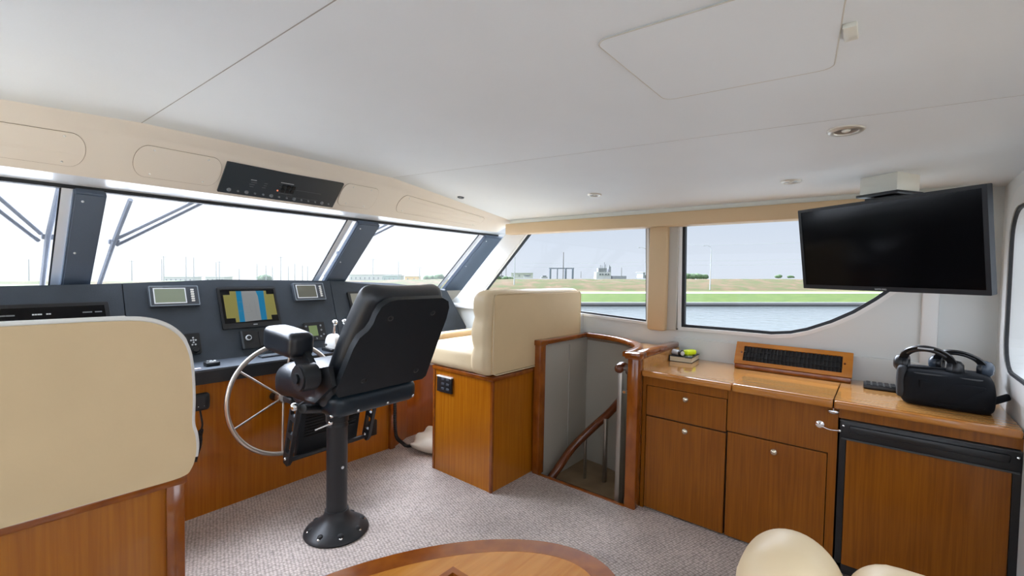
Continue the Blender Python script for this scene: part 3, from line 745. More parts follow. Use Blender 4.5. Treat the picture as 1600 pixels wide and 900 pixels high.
# handheld microphone on the base, with coiled cord
p = hy(313, 628, 2.99)
mic = thing('radio_microphone', Vector((p.x, 3.02, p.z - .04)), 'black handheld radio microphone with coiled cord hanging on wood console', 'microphone')
b = NB(); puff(b, (p.x + .004, 2.992, p.z), (.080, .036, .100), .017, (.004, .004, 0)); obj('microphone_body', b, BLK, mic, smooth=60)
for dx in (-.014, .014):
    b = NB(); ball(b, (p.x + dx, 2.975, p.z - .022), .0045, seg=8); obj('button', b, ALU, mic, smooth=60)
c0_ = Vector((p.x, 3.0, p.z - .04)); c1_ = hy(308, 690, 2.99); 
b = NB(); tube(b, spline([c0_, hy(316, 662, 2.99), hy(314, 672, 2.99)]), .005, 8); 
pts = []; A_ = hy(314, 672, 2.99); B_ = hy(311, 695, 2.985); C_ = hy(304, 722, 2.99)
axis = spline([A_, B_, C_], 40)
for i, q_ in enumerate(axis): an = i * 1.6; pts.append(q_ + Vector((math.cos(an) * .011, math.sin(an) * .011, 0)))
tube(b, pts, .0042, 6); obj('coiled_cord', b, BLKM, mic, smooth=60)
# corrugated black hose at the far end of the base
b = NB(); P = spline([hy(618, 596, 2.98), hy(617, 640, 2.98), hy(619, 680, 2.98), Vector((2.24, 2.975, .05)), Vector((2.28, 2.95, .02)), Vector((2.38, 2.93, .022))], 12)
hose = thing('flexible_hose', (2.2, 3.0, 0), 'black corrugated hose running down beside the corner of console base', 'hose')
tube(b, P, .012, 12); obj('tube', b, BLKM, hose, smooth=80)
for i in range(0, len(P) - 14, 1):
    pass
b = NB()
for i in range(0, 44):
    t = P[min(i, len(P) - 2)]; d = (P[min(i + 1, len(P) - 1)] - t).normalized(); cyl(b, t - d * .003, t + d * .003, .0145, 12)
obj('ribs', b, BLK, hose)
# cream fabric bag on the floor behind the companion seat box
fb = thing('canvas_bag', (2.50, 2.80, 0), 'crumpled cream canvas bag on the carpet beside the wooden seat box', 'bag')
b = NB()
def bagfn(p, u):
    r_ = 1 + .08 * math.sin(5 * u[0] + 2 * u[1]) - .1 * u[2] * u[0]
    return Vector((p.x * r_, p.y * r_, p.z + .018 * math.sin(7 * u[0]) * math.cos(4 * u[1])))
puff(b, (2.45, 2.79, .07), (.34, .34, .07), .03, (0, 0, .02), RZ(25) @ RY(-8), 14, bagfn); obj('body', b, mat('cream_canvas', (.72, .68, .58), .8, bump=(30, .3)), fb, smooth=80)
b = NB(); puff(b, (2.52, 2.68, .120), (.24, .10, .022), .01, (0, 0, .01), RZ(-20) @ RY(-14), 8, bagfn); obj('flap', b, mat('cream_canvas_light', (.80, .77, .68), .8), fb, smooth=80)
b = NB(); puff(b, (2.40, 2.66, .028), (.12, .08, .055), .02, (0, 0, 0), RZ(20), 8, bagfn); obj('strap_bundle', b, mat('cream_webbing', (.60, .56, .46), .8), fb, smooth=80)

# ================================================================== HELM CHAIR
CA = 2
chair = thing('helm_chair', (1.29, 2.30, 0), 'black leather captain chair on a pedestal facing the steering wheel', 'helm chair', rz=math.radians(CA))
def cobj(name, bm, m, parent=None, smooth=45, **k):   # authored in the chair's own frame
    return obj(name, bm, m, parent or chair, smooth=smooth, local=True, **k)
cobj('base_flange', lathe(NB(), [(0, 0), (.168, 0), (.172, .008), (.165, .022), (.12, .05), (.085, .075), (.068, .10), (.062, .125), (0, .125)], None, 40), POWD)
for k in range(8):
    a = math.radians(22 + 45 * k); b = NB(); ball(b, (.145 * math.cos(a), .145 * math.sin(a), .027), .012, (1, 1, .7), 10); cobj('bolt', b, CHROME)
    b = NB(); ball(b, (.132 * math.cos(a), .132 * math.sin(a), .034), .019, (1, 1, .75), 10); cobj('bolt_pocket', b, BLKM)
cobj('column', lathe(NB(), [(.058, .10), (.055, .14), (.055, .585), (.058, .59), (.058, .60), (.054, .605), (.054, .615), (.060, .62), (.060, .655), (.045, .66), (0, .66)], None, 32), POWD)
cobj('upper_post', lathe(NB(), [(.042, .65), (.042, .74), (0, .74)], None, 24), mat('grey_post', (.10, .10, .10), .35, metal=.6))
cobj('clamp_ring', lathe(NB(), [(.045, .655), (.063, .657), (.063, .668), (.045, .67)], None, 32), GREYP)
b = NB(); cyl(b, (-.05, -.03, .625), (-.13, .0, .60), .007, 10); ball(b, (-.06, -.035, .628), .014, seg=10); cobj('lock_handle', b, CHROME)
b = NB(); cyl(b, (.0, -.057, .37), (.0, -.052, .37), .008, 10); cobj('set_screw', b, ALU)
# seat pan, cushion, levers
b = NB(); puff(b, (.085, -.04, .775), (.52, .46, .125), .05); cobj('seat_pan', b, NAVY, smooth=60, label='dark navy seat pan under the cushion')
def seatfn(p, u):
    p = p.copy()
    if u[1] > 0: p.z += -.035 * u[1] ** 3
    return p
b = NB(); puff(b, (.06, .055, .845), (.54, .54, .19), .075, (.008, .008, .012), None, 16, seatfn); cobj('seat_cushion', b, BLKL, smooth=80)
b = NB(); b2(b, (-.16, .20, .70), (.46, .30, .74), .012); cobj('front_bar', b, POWD)
for k, (x, y) in enumerate(((-.19, -.262), (.31, -.262), (.13, -.272), (-.05, -.272))):
    b = NB(); ball(b, (x, y, .742), .008, seg=8); cobj('pan_bolt', b, CHROME)
b = NB(); cyl(b, (-.22, -.05, .775), (-.30, -.13, .79), .012, 12); ball(b, (-.31, -.14, .792), .02, seg=12); cobj('seat_lever', b, CHROME)
b = NB(); cyl(b, (-.28, -.16, .78), (-.03, -.05, .70), .022, 12); cobj('swivel_arm', b, POWD)
# backrest
BT = Matrix.Translation((.115, -.255, .865)) @ RX(23) @ Matrix.Diagonal((1.08, 1.0, .88, 1))       # local: x right, z up the back, -y rear
def backfn(p, u):
    p = p.copy(); t = (u[2] + 1) / 2
    p.x = p.x * (.96 - .10 * t) + .05 * t
    p.y += .03 * abs(u[0]) ** 2.5 + .015 * math.sin(t * math.pi)
    return p
b = NB(); puff(b, (0, .065, .28), (.53, .15, .62), .07, (0, .015, 0), None, 18, backfn); b.transform(BT); cobj('backrest', b, BLKL, smooth=80)
sh = [(-.26, -.02), (.225, -.02), (.245, .0), (.255, .30), (.262, .42), (.255, .50), (.235, .545), (.19, .57), (-.09, .57), (-.13, .56), (-.165, .53), (-.18, .48), (-.185, .43), (-.20, .39), (-.235, .35), (-.252, .29), (-.285, .02)]
b = NB(); poly(b, sh, BT @ frame((0, -.006, 0), (1, 0, 0), (0, 0, 1)), .0, .035, bev=.018); back_shell = cobj('back_shell', b, BLKS, smooth=50)
for (x, z) in ((-.10, .455), (.15, .47), (-.15, .06), (.16, .06)):
    b = NB(); T = BT @ frame((x, -.040, z), (1, 0, 0), (0, 0, 1)); lathe(b, [(0, -.001), (.008, -.001), (.011, .003), (.016, .002), (.019, -.002)], T, 16); cobj('shell_bolt', b, BLK)
# arms
for s in (-1, 1):
    x = .075 + s * .33
    arm = NB(); puff(arm, (x - .0, .035, 1.085), (.13, .30, .12), .03, (0, 0, .01), RX(4), 12); cobj('armrest', arm, BLKL, smooth=80)
    b = NB(); poly(b, [(-.20, .92), (-.12, .88), (-.03, .97), (.04, 1.05), (-.11, 1.05), (-.17, 1.0)], frame((x + .02, 0, 0), (0, 1, 0), (0, 0, 1)), -.015, .015, bev=.004); cobj('arm_bracket', b, BLKS)
    b = NB(); T = frame((x - .045 if s < 0 else x - .02, -.16, .935), (0, 1, 0), (0, 0, 1))
    cyl(b, (x - .06, -.175, .935), (x + .03, -.175, .935), .066, 28); bmesh.ops.bevel(b, geom=[e for e in b.edges if e.calc_face_angle(0) > 1.2], offset=.008, segments=2, affect='EDGES'); cobj('arm_pivot', b, POWD)
    b = NB(); cyl(b, (x, -.175, .935), (x - .072, -.175, .935), .024, 18); cobj('pivot_cap', b, BLKS)
    b = NB(); poly(b, [(-.15, .79), (-.05, .79), (-.10, .95), (-.27, .99), (-.30, .90)], frame((x - s * .055, 0, 0), (0, 1, 0), (0, 0, 1)), -.012, .012, bev=.003); cobj('arm_hanger', b, POWD)
# footrest: two slotted side arms, ribbed platform
def fr_side(x):
    T = frame((x, .27, .745), (0, .27, -1), (0, 1, .27))
    out = [(0, -.042), (.44, -.032), (.47, -.018), (.47, .026), (.44, .038), (0, .042)]
    holes = [rr(.05, -.025, .15, .024, .008, 2), rr(.18, -.024, .265, .023, .008, 2), rr(.295, -.022, .39, .022, .008, 2)]
    b = NB(); poly(b, out, T, -.011, .011, holes=holes); return b
for s in (-1, 1):
    cobj('footrest_arm', fr_side(.185 + s * .27), POWD)
    for q3 in ((.385, .33), (.28, .72)):
        b = NB(); ball(b, (.185 + s * .27 - .014, *q3), .010, seg=10); cobj('arm_bolt', b, CHROME)
PT = Matrix.Translation((.20, .42, .455)) @ RX(-78)
b = NB(); bx(b, (0, 0, 0), (.42, .33, .04), .01, None); b.transform(PT); fp = cobj('footrest_platform', b, BLKS)
for k in range(9):
    b = NB(); bx(b, (0, .03 - k * .02, -.023), (.36, .008, .008), .002); b.transform(PT); obj('tread_rib', b, BLKM, fp, local=True)
b = NB(); cyl(b, (-.085, .40, .31), (.455, .40, .31), .014, 12); cobj('footrest_bar', b, POWD)
b = NB(); cyl(b, (.01, .39, .635), (.09, .37, .655), .008, 10); cyl(b, (.14, .37, .64), (.20, .37, .65), .008, 10); cobj('fold_hinge', b, CHROME)
b = NB(); cyl(b, (-.07, .30, .69), (.02, .33, .71), .012, 12); cobj('hinge_rod', b, STEELB)

# ================================================================== SEATS
def seat(name, X0, X1, Y0, Y1, label, tall, inner, ctrl):
    """bench: base box X0..X1, Y0 (aft) .. Y1; inner = side of the exposed end (-1 port end, +1 starboard end)"""
    th = thing(name, ((X0 + X1) / 2, (Y0 + Y1) / 2, 0), label, 'seat')
    zt = .752
    obj('base_cabinet', b2(NB(), (X0 + .008, Y0 + .008, 0), (X1 - .008, Y1 - .008, zt)), WOODV, th)
    xe = X0 if inner < 0 else X1
    obj('corner_post', b2(NB(), (xe - .022 if inner > 0 else xe, Y0, 0), (xe if inner > 0 else xe + .022, Y0 + .022, zt), .006), WOODD, th, smooth=40)
    obj('corner_post', b2(NB(), (xe - .022 if inner > 0 else xe, Y1 - .022, 0), (xe if inner > 0 else xe + .022, Y1, zt), .006), WOODD, th, smooth=40)
    obj('top_moulding', b2(NB(), (X0 - .006, Y0 - .008, zt - .012), (X1 + .006, Y1 + .006, zt + .018), .006), WOODD, th, smooth=40)
    bw = .17
    cx = (X0 + X1) / 2; L = X1 - X0
    # seat cushion
    b = NB(); puff(b, (cx + inner * .012, (Y0 + .10 + Y1 + .05) / 2, zt + .02 + .085), (L + .03, Y1 - Y0 - .03, .17), .05, (.01, .01, .012), None, 16)
    obj('seat_cushion', b, LEATH, th, smooth=80)
    return th, cx, L, zt
# starboard companion seat
th, cx, L, zt = seat('companion_seat', 2.165, 3.22, 1.935, 2.525, 'cream leather companion seat on wooden box against the side window', 1.335, -1, True)
def chan(p, u):   # soft horizontal channels on the seat-facing side and end
    p = p.copy(); z = p.z
    if u[1] > -.6 or abs(u[0]) > .9:
        k = .022 * (abs(math.sin((u[2] + 1) * 1.5 * math.pi)) ** .35 - 1)
        if abs(u[0]) > .8: p.x += (k * 1.2) * (1 if u[0] > 0 else -1)
        if u[1] > .3: p.y += k
    p.y -= .02 * (u[2] - 0) if u[2] > 0 else 0
    return p
b = NB(); puff(b, (2.665, 2.02, 1.055), (1.13, .17, .565), .055, (.0, .006, 0), None, 20, chan); obj('backrest', b, LEATH, th, smooth=80)
b = NB(); b2(b, (2.15, 1.916, .79), (3.21, 1.95, 1.31), .008); obj('back_panel', b, LEATHT, th, smooth=50, label='smooth tan rear panel of the backrest')
pts = rr(2.145, .785, 3.215, 1.315, .04, 6); b = NB(); tube(b, [(x, 1.918, z) for x, z in pts], .004, 6, closed=True); obj('piping', b, LEATH, th, smooth=80)
# control plate on the side of the box
pl = thing('control_plate', (2.16, 2.42, .62), 'black switch plate on the side of the companion seat box', 'switch plate')
pa, pb = hx(684, 586, 2.163), hx(706, 616, 2.163)
TS = frame((2.17, 0, 0), (0, -1, 0), (0, 0, 1))
y0, y1, z0, z1 = pb.y, pa.y, pb.z, pa.z
obj('plate', b2(NB(), (2.155, y0, z0), (2.1725, y1, z1), .003), BLK, pl, smooth=40)
obj('top_lip', b2(NB(), (2.152, y0, z1 - .004), (2.175, y1, z1 + .003)), PIPEW, pl)
for i in range(2):
    for j in range(3):
        obj('button', b2(NB(), (2.151, y0 + .02 + i * .05, z0 + .02 + j * .035), (2.157, y0 + .05 + i * .05, z0 + .034 + j * .035), .001), GREYP, pl)
# port companion seat (seen from behind, cut by the left edge of the picture)
PY = 1.75
th, cx, L, zt = seat('companion_seat', -.90, .445, PY, PY + .60, 'wide cream seat with flat tan back panel at the left edge', 1.3, 1, False)
b = NB()
puff(b, (-.245, PY + .065, 1.005), (1.335, .11, .52), .05, (.0, .0, 0), None, 20); obj('backrest', b, LEATH, th, smooth=80)
pts = []
for (x, z) in rr(-.89, .765, .462, 1.288, .105, 8):
    if x > 0 and z > 1.0: pass
    pts.append((x, z))
tp = frame((0, PY - .006, 0), (1, 0, 0), (0, 0, 1))
out = [(-.89, .765), (.445, .765), (.472, .80), (.478, .86), (.465, .905), (.46, .93), (.466, 1.02), (.462, 1.12), (.452, 1.18), (.43, 1.225), (.39, 1.262), (.33, 1.283), (.22, 1.288), (-.89, 1.288)]
out = [(-.89, .765)] + [(p.x, p.y) for p in spline([(.30, .765, 0), (.43, .767, 0), (.462, .79, 0), (.474, .84, 0), (.472, .89, 0), (.463, .935, 0), (.465, 1.02, 0), (.461, 1.12, 0), (.451, 1.18, 0), (.43, 1.225, 0), (.39, 1.262, 0), (.33, 1.283, 0), (.22, 1.288, 0)], 5)] + [(-.89, 1.288)]
b = NB(); poly(b, out, tp, -.012, .008, bev=.005); obj('back_panel', b, LEATHT, th, smooth=50, label='flat tan rear panel of the backrest')
edge = [Vector((x, PY - .001, z)) for x, z in out[2:]]
b = NB(); tube(b, spline([(x + (.004 if x > .3 else 0), PY + .004, z + (.004 if z > 1.2 else 0)) for x, z in out[14:]], 2), .009, 10); obj('piping', b, PIPEW, th, smooth=80, label='bright white piping along the top edge')
obj('rear_frame', b2(NB(), (.395, PY - .006, 0), (.445, PY + .01, .752), .004), WOODD, th, smooth=40)

# ================================================================== STAIRWELL
def arc(rx, ry, n=24, cx=2.64, cy=1.895, a0=0, a1=-90, e=2.0):
    out = []
    for i in range(n + 1):
        a = math.radians(a0 + (a1 - a0) * i / n); c_, s_ = math.cos(a), math.sin(a)
        out.append((cx + rx * abs(c_) ** (2 / e) * (1 if c_ > 0 else -1), cy + ry * abs(s_) ** (2 / e) * (1 if s_ > 0 else -1)))
    return out
AR = arc(.66, .695, e=2.3)
b = NB()
for (x0, y0), (x1, y1) in zip(AR, AR[1:]):
    b.faces.new([b.verts.new(p_) for p_ in ((x0, y0, -1.1), (x1, y1, -1.1), (x1, y1, .94), (x0, y0, .94))])
b.faces.new([b.verts.new(p_) for p_ in ((2.62, 1.895, -1.1), (3.30, 1.895, -1.1), (3.30, 1.895, .94), (2.62, 1.895, .94))])
bmesh.ops.remove_doubles(b, verts=b.verts[:], dist=1e-4)
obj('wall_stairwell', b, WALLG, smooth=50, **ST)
obj('trim_20', b2(NB(), (3.02, 1.889, -.9), (3.024, 1.8945, .90)), LINEM, **ST)
# corner shelf between rail, arc and hull
sh_ = [(x + 0, y) for x, y in AR] + [(2.64, 1.165), (XW - .02, 1.165), (XW - .02, 1.895)]
b = NB(); poly(b, sh_, I4, .905, .935); obj('corner_shelf', b, WOODT, label='triangular varnished wood shelf in the corner above the stairwell', cat='shelf')
rail = thing('stair_railing', (2.66, 1.55, 0), 'varnished wood railing with two square posts around the stairwell', 'railing')
obj('post', b2(NB(), (2.595, 1.868, 0), (2.665, 1.925, .94), .006), WOODD, rail, smooth=40)
obj('post', b2(NB(), (2.60, 1.135, 0), (2.675, 1.205, .94), .006), WOODD, rail, smooth=40)
obj('post_cap', b2(NB(), (2.585, 1.12, .935), (2.69, 1.22, .975), .006), WOODD, rail, smooth=40)
obj('post_cap', b2(NB(), (2.585, 1.858, .935), (2.675, 1.928, .975), .006), WOODD, rail, smooth=40)
obj('top_rail', b2(NB(), (2.66, 1.866, .936), (3.27, 1.924, .972), .008), WOODD, rail, smooth=40)
obj('top_rail', b2(NB(), (2.68, 1.135, .935), (XW - .01, 1.195, .972), .008), WOODD, rail, smooth=40)
sec = [(-.03, -.018), (.03, -.018), (.03, .008), (.02, .018), (-.02, .018), (-.03, .008)]
b = NB(); tube(b, [(x, y, .955) for x, y in arc(.63, .665, 28, e=2.3)], 0, sec=sec, up=(0, 0, 1)); obj('curved_rail', b, WOODD, rail, smooth=50)
obj('skirt', b2(NB(), (2.675, 1.13, .865), (XW - .01, 1.15, .936)), WOODT, rail)
# inner handrail spiralling down with metal posts
HR = spline([(2.60, 1.26, .865), (2.66, 1.27, .868), (2.74, 1.28, .84), (2.84, 1.31, .76), (2.98, 1.40, .60), (3.04, 1.53, .44), (3.0, 1.66, .29), (2.90, 1.77, .14), (2.77, 1.80, .03), (2.70, 1.83, -.05)], 10)
hr = thing('stair_handrail', (2.75, 1.4, -.32), 'dark wood spiral handrail descending into the stairwell on metal posts', 'handrail')
b = NB(); tube(b, HR, .030, 14); ball(b, HR[0], .030, seg=14); obj('rail', b, WOODDK, hr, smooth=80)
for k, (px, z, w_) in enumerate((((2.665, 1.275), .85, .026), ((2.74, 1.285), .82, .014), ((2.90, 1.35), .66, .018), ((3.02, 1.56), .38, .018), ((2.97, 1.70), .24, .012))):
    b = NB(); b2(b, (px[0] - w_, px[1] - w_ * .6, -.10 if px[0] > 2.8 else -.32), (px[0] + w_, px[1] + w_ * .6, z), .003); obj('baluster', b, STEELB, hr, smooth=40)
b = NB(); b2(b, (2.65, 1.24, .70), (2.76, 1.262, .715)); obj('bracket', b, CHROME, hr)
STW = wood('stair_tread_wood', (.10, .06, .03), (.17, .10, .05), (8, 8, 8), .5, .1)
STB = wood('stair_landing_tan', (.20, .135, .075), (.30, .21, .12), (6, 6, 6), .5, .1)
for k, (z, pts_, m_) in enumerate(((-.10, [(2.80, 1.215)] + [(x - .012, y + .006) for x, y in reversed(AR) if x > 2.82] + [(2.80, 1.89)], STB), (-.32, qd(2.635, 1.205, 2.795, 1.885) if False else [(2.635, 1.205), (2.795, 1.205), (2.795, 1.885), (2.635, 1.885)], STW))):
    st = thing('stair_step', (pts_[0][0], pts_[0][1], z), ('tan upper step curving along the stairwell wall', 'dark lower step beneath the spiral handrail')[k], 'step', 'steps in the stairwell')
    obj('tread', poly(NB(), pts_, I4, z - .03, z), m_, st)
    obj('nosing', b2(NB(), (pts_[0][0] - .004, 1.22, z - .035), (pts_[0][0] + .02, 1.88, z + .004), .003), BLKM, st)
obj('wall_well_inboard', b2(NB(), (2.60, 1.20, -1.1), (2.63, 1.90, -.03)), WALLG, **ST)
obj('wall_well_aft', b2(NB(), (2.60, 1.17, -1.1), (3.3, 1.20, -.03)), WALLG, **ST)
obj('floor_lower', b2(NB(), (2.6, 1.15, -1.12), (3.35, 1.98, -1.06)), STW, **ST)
obj('trim_21', b2(NB(), (2.60, 1.205, -.035), (2.628, 1.905, .006), .004), WOODD, **ST)

# ================================================================== CABINETS ALONG THE STARBOARD SIDE
XF = 2.69
def knobc(th, px, py):
    p = hx(px, py, XF - .012)
    T = frame(p, (0, -1, 0), (0, 0, 1))
    T = Matrix.Translation(p) @ RY(-90)
    b = NB(); lathe(b, [(0, .018), (.008, .018), (.015, .012), (.020, .003), (.020, -.002)], T, 18); return b
def front(name, th, y0, y1, z0, z1, px=None):
    g = .004
    p = obj(name, b2(NB(), (XF - .014, y0 + g, z0 + g), (XF + .004, y1 - g, z1 - g), .002), WOODC, th)
    if px: obj('knob', knobc(th, *px), BRASS, p, smooth=50)
    return p
GAPM = mat('dark_gap', (.03, .015, .008), .8)
def carcass(th, y0, y1, x1=3.29):
    obj('body', b2(NB(), (XF + .004, y0, .012), (x1, y1, .828)), GAPM, th)
def rails(th, rects):
    b = NB()
    for (y0, y1, z0, z1) in rects: b2(b, (XF - .013, y0, z0), (XF + .005, y1, z1))
    obj('face_frame', b, WOODC, th)
c1 = thing('drawer_cabinet', (2.98, .9, 0), 'wooden cabinet with a small drawer over a door next to stair post', 'cabinet')
carcass(c1, .643, 1.132)
rails(c1, [(1.112, 1.135, 0, .828), (.643, 1.112, .775, .828)])
front('drawer', c1, .643, 1.112, .586, .775, (1071, 624)); front('door', c1, .643, 1.112, .008, .586, (1070, 674))
c2 = thing('door_cabinet', (2.98, .4, 0), 'wooden cabinet with one low door, left of the fridge', 'cabinet')
carcass(c2, .145, .641)
rails(c2, [(.18, .641, .60, .828), (.145, .18, 0, .828)])
front('door', c2, .18, .641, .008, .597, (1209, 706))
fr = thing('refrigerator', (2.98, -.155, 0), 'built-in refrigerator with wood panel door and black frame', 'refrigerator')
obj('body', b2(NB(), (XF + .004, -.455, .02), (3.27, .135, .775)), BLKM, fr)
b = NB(); b2(b, (XF - .014, -.455, .05), (XF + .004, -.430, .772)); b2(b, (XF - .014, .112, .05), (XF + .004, .137, .772)); b2(b, (XF - .014, -.455, .05), (XF + .004, .137, .075)); obj('frame', b, BLK, fr)
obj('door', b2(NB(), (XF - .018, -.428, .075), (XF, .110, .69), .003), WOODC, fr)
b = NB(); b2(b, (XF - .022, -.452, .685), (XF, .133, .772), .003); hb = obj('handle', b, BLK, fr, smooth=40, label='wide black recessed handle strip')
b = NB(); b2(b, (XF - .034, -.42, .722), (XF - .02, .10, .757), .006); obj('handle_grip', b, BLK, hb, smooth=40)
b = NB(); b2(b, (XF - .030, -.452, .772), (XF, .137, .778), .002); b2(b, (XF - .028, -.448, .684), (XF - .01, .13, .692), .002); obj('handle_edge', b, mat('dark_grey_edge', (.05, .055, .06), .3), hb)
for y in (-.44, .122):
    b = NB(); ball(b, (XF - .03, y, .752), .006, seg=8); obj('screw', b, CHROME, fr)
obj('filler_panel', b2(NB(), (XF - .01, YA + .005, 0), (XF + .3, -.457, .828)), WOODC, label='narrow wood filler strip between refrigerator and aft wall', cat='panel')
obj('face_rail', b2(NB(), (XF - .013, -.455, .782), (XF + .1, .143, .828)), WOODC, label='wood rail above the refrigerator under the worktop', cat='rail')
wtp = thing('worktop', (2.98, .3, .83), 'glossy varnished wood worktop along the starboard cabinets', 'worktop')
ya, yb = .165, .618
for (y0, y1) in ((yb + .002, 1.134), (YA + .006, ya - .002)):
    o = obj('top_panel', b2(NB(), (XF - .012, y0, .836), (3.295, y1, .866)), WOODT, wtp)
    obj('front_moulding', b2(NB(), (XF - .045, y0, .829), (XF - .010, y1, .8665), .010, 3), WOODD if False else wood('moulding_teak', (.42, .15, .024), (.54, .22, .04), (20, 4, 20), .15, .8), wtp, smooth=50)
lid = obj('lid', b2(NB(), (XF - .012, ya + .002, .838), (3.10, yb - .002, .871), .002), WOODT, wtp, label='lift-up lid section of the worktop')
obj('lid_moulding', b2(NB(), (XF - .052, ya + .002, .829), (XF - .010, yb - .002, .872), .010, 3), MATS['moulding_teak'], lid, smooth=50)
obj('back_strip', b2(NB(), (3.105, ya, .836), (3.295, yb, .866)), WOODT, wtp)
# lid lock and fridge latch
p = hx(1302, 643, XF - .02)
b = NB(); lathe(b, [(0, .012), (.008, .012), (.018, .006), (.02, 0)], Matrix.Translation(p) @ RY(-90) @ Matrix.Diagonal((.7, 1.2, 1, 1)), 18)
obj('lid_lock', b, CHROME, smooth=50, label='oval chrome lock on the front rail under the worktop lid', cat='lock')
p = hx(1281, 663, XF - .014); q_ = hx(1312, 672, XF - .014)
la = thing('door_latch', p, 'chrome hook latch fastened beside the refrigerator handle', 'latch')
b = NB(); lathe(b, [(0, .016), (.008, .016), (.009, .004), (.018, 0)], Matrix.Translation(p) @ RY(-90), 16); obj('knob', b, CHROME, la, smooth=50)
b = NB(); tube(b, spline([p + Vector((-.014, 0, 0)), p * .5 + q_ * .5 + Vector((-.02, 0, -.006)), q_ + Vector((-.014, 0, 0))]), .003, 8); obj('hook', b, CHROME, la, smooth=60)
b = NB(); ball(b, q_ + Vector((-.012, 0, 0)), .008, seg=10); obj('catch', b, CHROME, la, smooth=60)
# slanted wooden air vent with black grille
v0, v1 = hz(1150, 575, .866), hz(1328, 597, .866)
vy0, vy1 = .128, .716
ve = thing('air_vent', (3.22, .42, .866), 'slanted wooden air vent box with black louvres against the wall', 'vent')
vb = [(3.165, .866), (3.298, .866), (3.298, 1.025), (3.235, 1.025)]
Tv = frame((0, vy0, 0), (1, 0, 0), (0, 0, 1))   # normal = -Y
b = NB(); poly(b, [(3.185, .866), (3.298, .866), (3.298, 1.022), (3.245, 1.022), ], Tv, 0, -(vy1 - vy0)); obj('housing', b, WOODD, ve)
FTv = frame((3.165, vy1, .900), (0, -1, 0), (.075, 0, .138)); vL = vy1 - vy0; vH = .142
obj('base_plinth', b2(NB(), (3.150, vy0 - .008, .8668), (3.29, vy1 + .008, .896), .004), WOODD, ve, smooth=40)
b = NB(); poly(b, rr(-.012, -.008, vL + .012, vH, .004, 2), FTv, -.004, .014, holes=[rr(.036, .016, vL - .036, vH - .026, .003, 2)]); obj('grille_frame', b, MATS['moulding_teak'], ve)
b = NB(); poly(b, qd(.03, .010, vL - .03, vH - .02), FTv, -.006, .0); obj('backing', b, BLKM, ve)
n_ = 26
for i in range(n_):
    a_ = .05 + (vL - .10) * i / (n_ - 1); b = NB(); poly(b, qd(a_ - .0035, .016, a_ + .0035, vH - .026), FTv, .0, .009); obj('louvre', b, BLK, ve)
for cc in (.045, .08): b = NB(); poly(b, qd(.036, cc, vL - .036, cc + .004), FTv, .004, .011); obj('cross_bar', b, BLK, ve)
for a_ in (.025, vL - .025): b = NB(); ball(b, FTv @ Vector((a_, vH / 2, .015)), .006, seg=8); obj('screw', b, WOODDK, ve)
# book with small items
bk = thing('book', (3.17, 1.06, .866), 'thick closed black-covered book with pale page edges on the worktop corner', 'book')
Tb = Matrix.Translation((3.19, 1.055, .866)) @ RZ(4)
def lb(lo, hi, bev=0): b = b2(NB(), lo, hi, bev); b.transform(Tb); return b
obj('pages', lb((-.095, -.07, .003), (.13, .072, .034)), mat('aged_paper', (.85, .74, .52), .8, noise=(1, .12, (2, 2, 400))), bk)
obj('cover', lb((-.1, -.075, .034), (.135, .078, .038), .001), BLK, bk); obj('cover', lb((-.1, -.075, 0), (.135, .078, .003), .001), BLK, bk)
obj('spine', lb((-.1, .072, 0), (.135, .078, .038), .002), BLK, bk)
tz = .904
fl = thing('flashlight', (3.12, 1.08, tz), 'small silver and black flashlight lying on the book', 'flashlight')
b = NB(); cyl(b, (3.14, 1.115, tz + .02), (3.115, 1.06, tz + .02), .019, 18); obj('barrel', b, mat('silver_plastic', (.6, .62, .65), .3), fl, smooth=50)
b = NB(); cyl(b, (3.115, 1.062, tz + .021), (3.108, 1.045, tz + .021), .021, 18); obj('collar', b, BLK, fl, smooth=50)
b = NB(); cyl(b, (3.108, 1.046, tz + .021), (3.104, 1.038, tz + .021), .015, 18); obj('lens', b, PIPEW, fl, smooth=50)
yl = thing('yellow_lamp', (3.2, 1.03, tz), 'bright neon yellow clip light behind the flashlight on the book', 'clip light')
b = NB(); puff(b, (3.19, 1.02, tz + .022), (.09, .05, .034), .014, T=RZ(-25)); obj('body', b, mat('neon_yellow', (.72, .86, .02), .35, emit=((.7, .9, .0), .12)), yl, smooth=60)
b = NB(); bx(b, (3.19, 1.02, tz + .003), (.06, .04, .006), .001, RZ(-25)); obj('clip', b, BLK, yl)
b = NB(); bx(b, (3.10, .995, tz + .006), (.09, .045, .012), .003, RZ(12)); obj('phone', b, mat('dark_phone', (.02, .03, .04), .2), smooth=40, label='small dark handset lying at the front edge of the book', cat='phone')
# keyboard remote
kp = thing('keypad_remote', (3.12, .0, .866), 'flat black keypad lying between the vent and the bag', 'keypad')
ka, kb = hz(1353, 606, .866), hz(1408, 614, .866)
Tk = Matrix.Translation((3.13, -.035, .866)) @ RZ(2)
b = b2(NB(), (-.06, -.12, 0), (.055, .10, .022), .004); b.transform(Tk); obj('case', b, BLK, kp, smooth=40)
for i in range(4):
    for j in range(8):
        b = b2(NB(), (-.052 + i * .026, -.112 + j * .026, .022), (-.034 + i * .026, -.094 + j * .026, .0265), .001); b.transform(Tk); obj('key', b, mat('key_black', (.02, .022, .025), .4), kp)
    b = b2(NB(), (-.052 + i * .026 + .022, -.11, .022), (-.052 + i * .026 + .0235, .09, .0228)); b.transform(Tk); obj('marking', b, WTXT, kp)
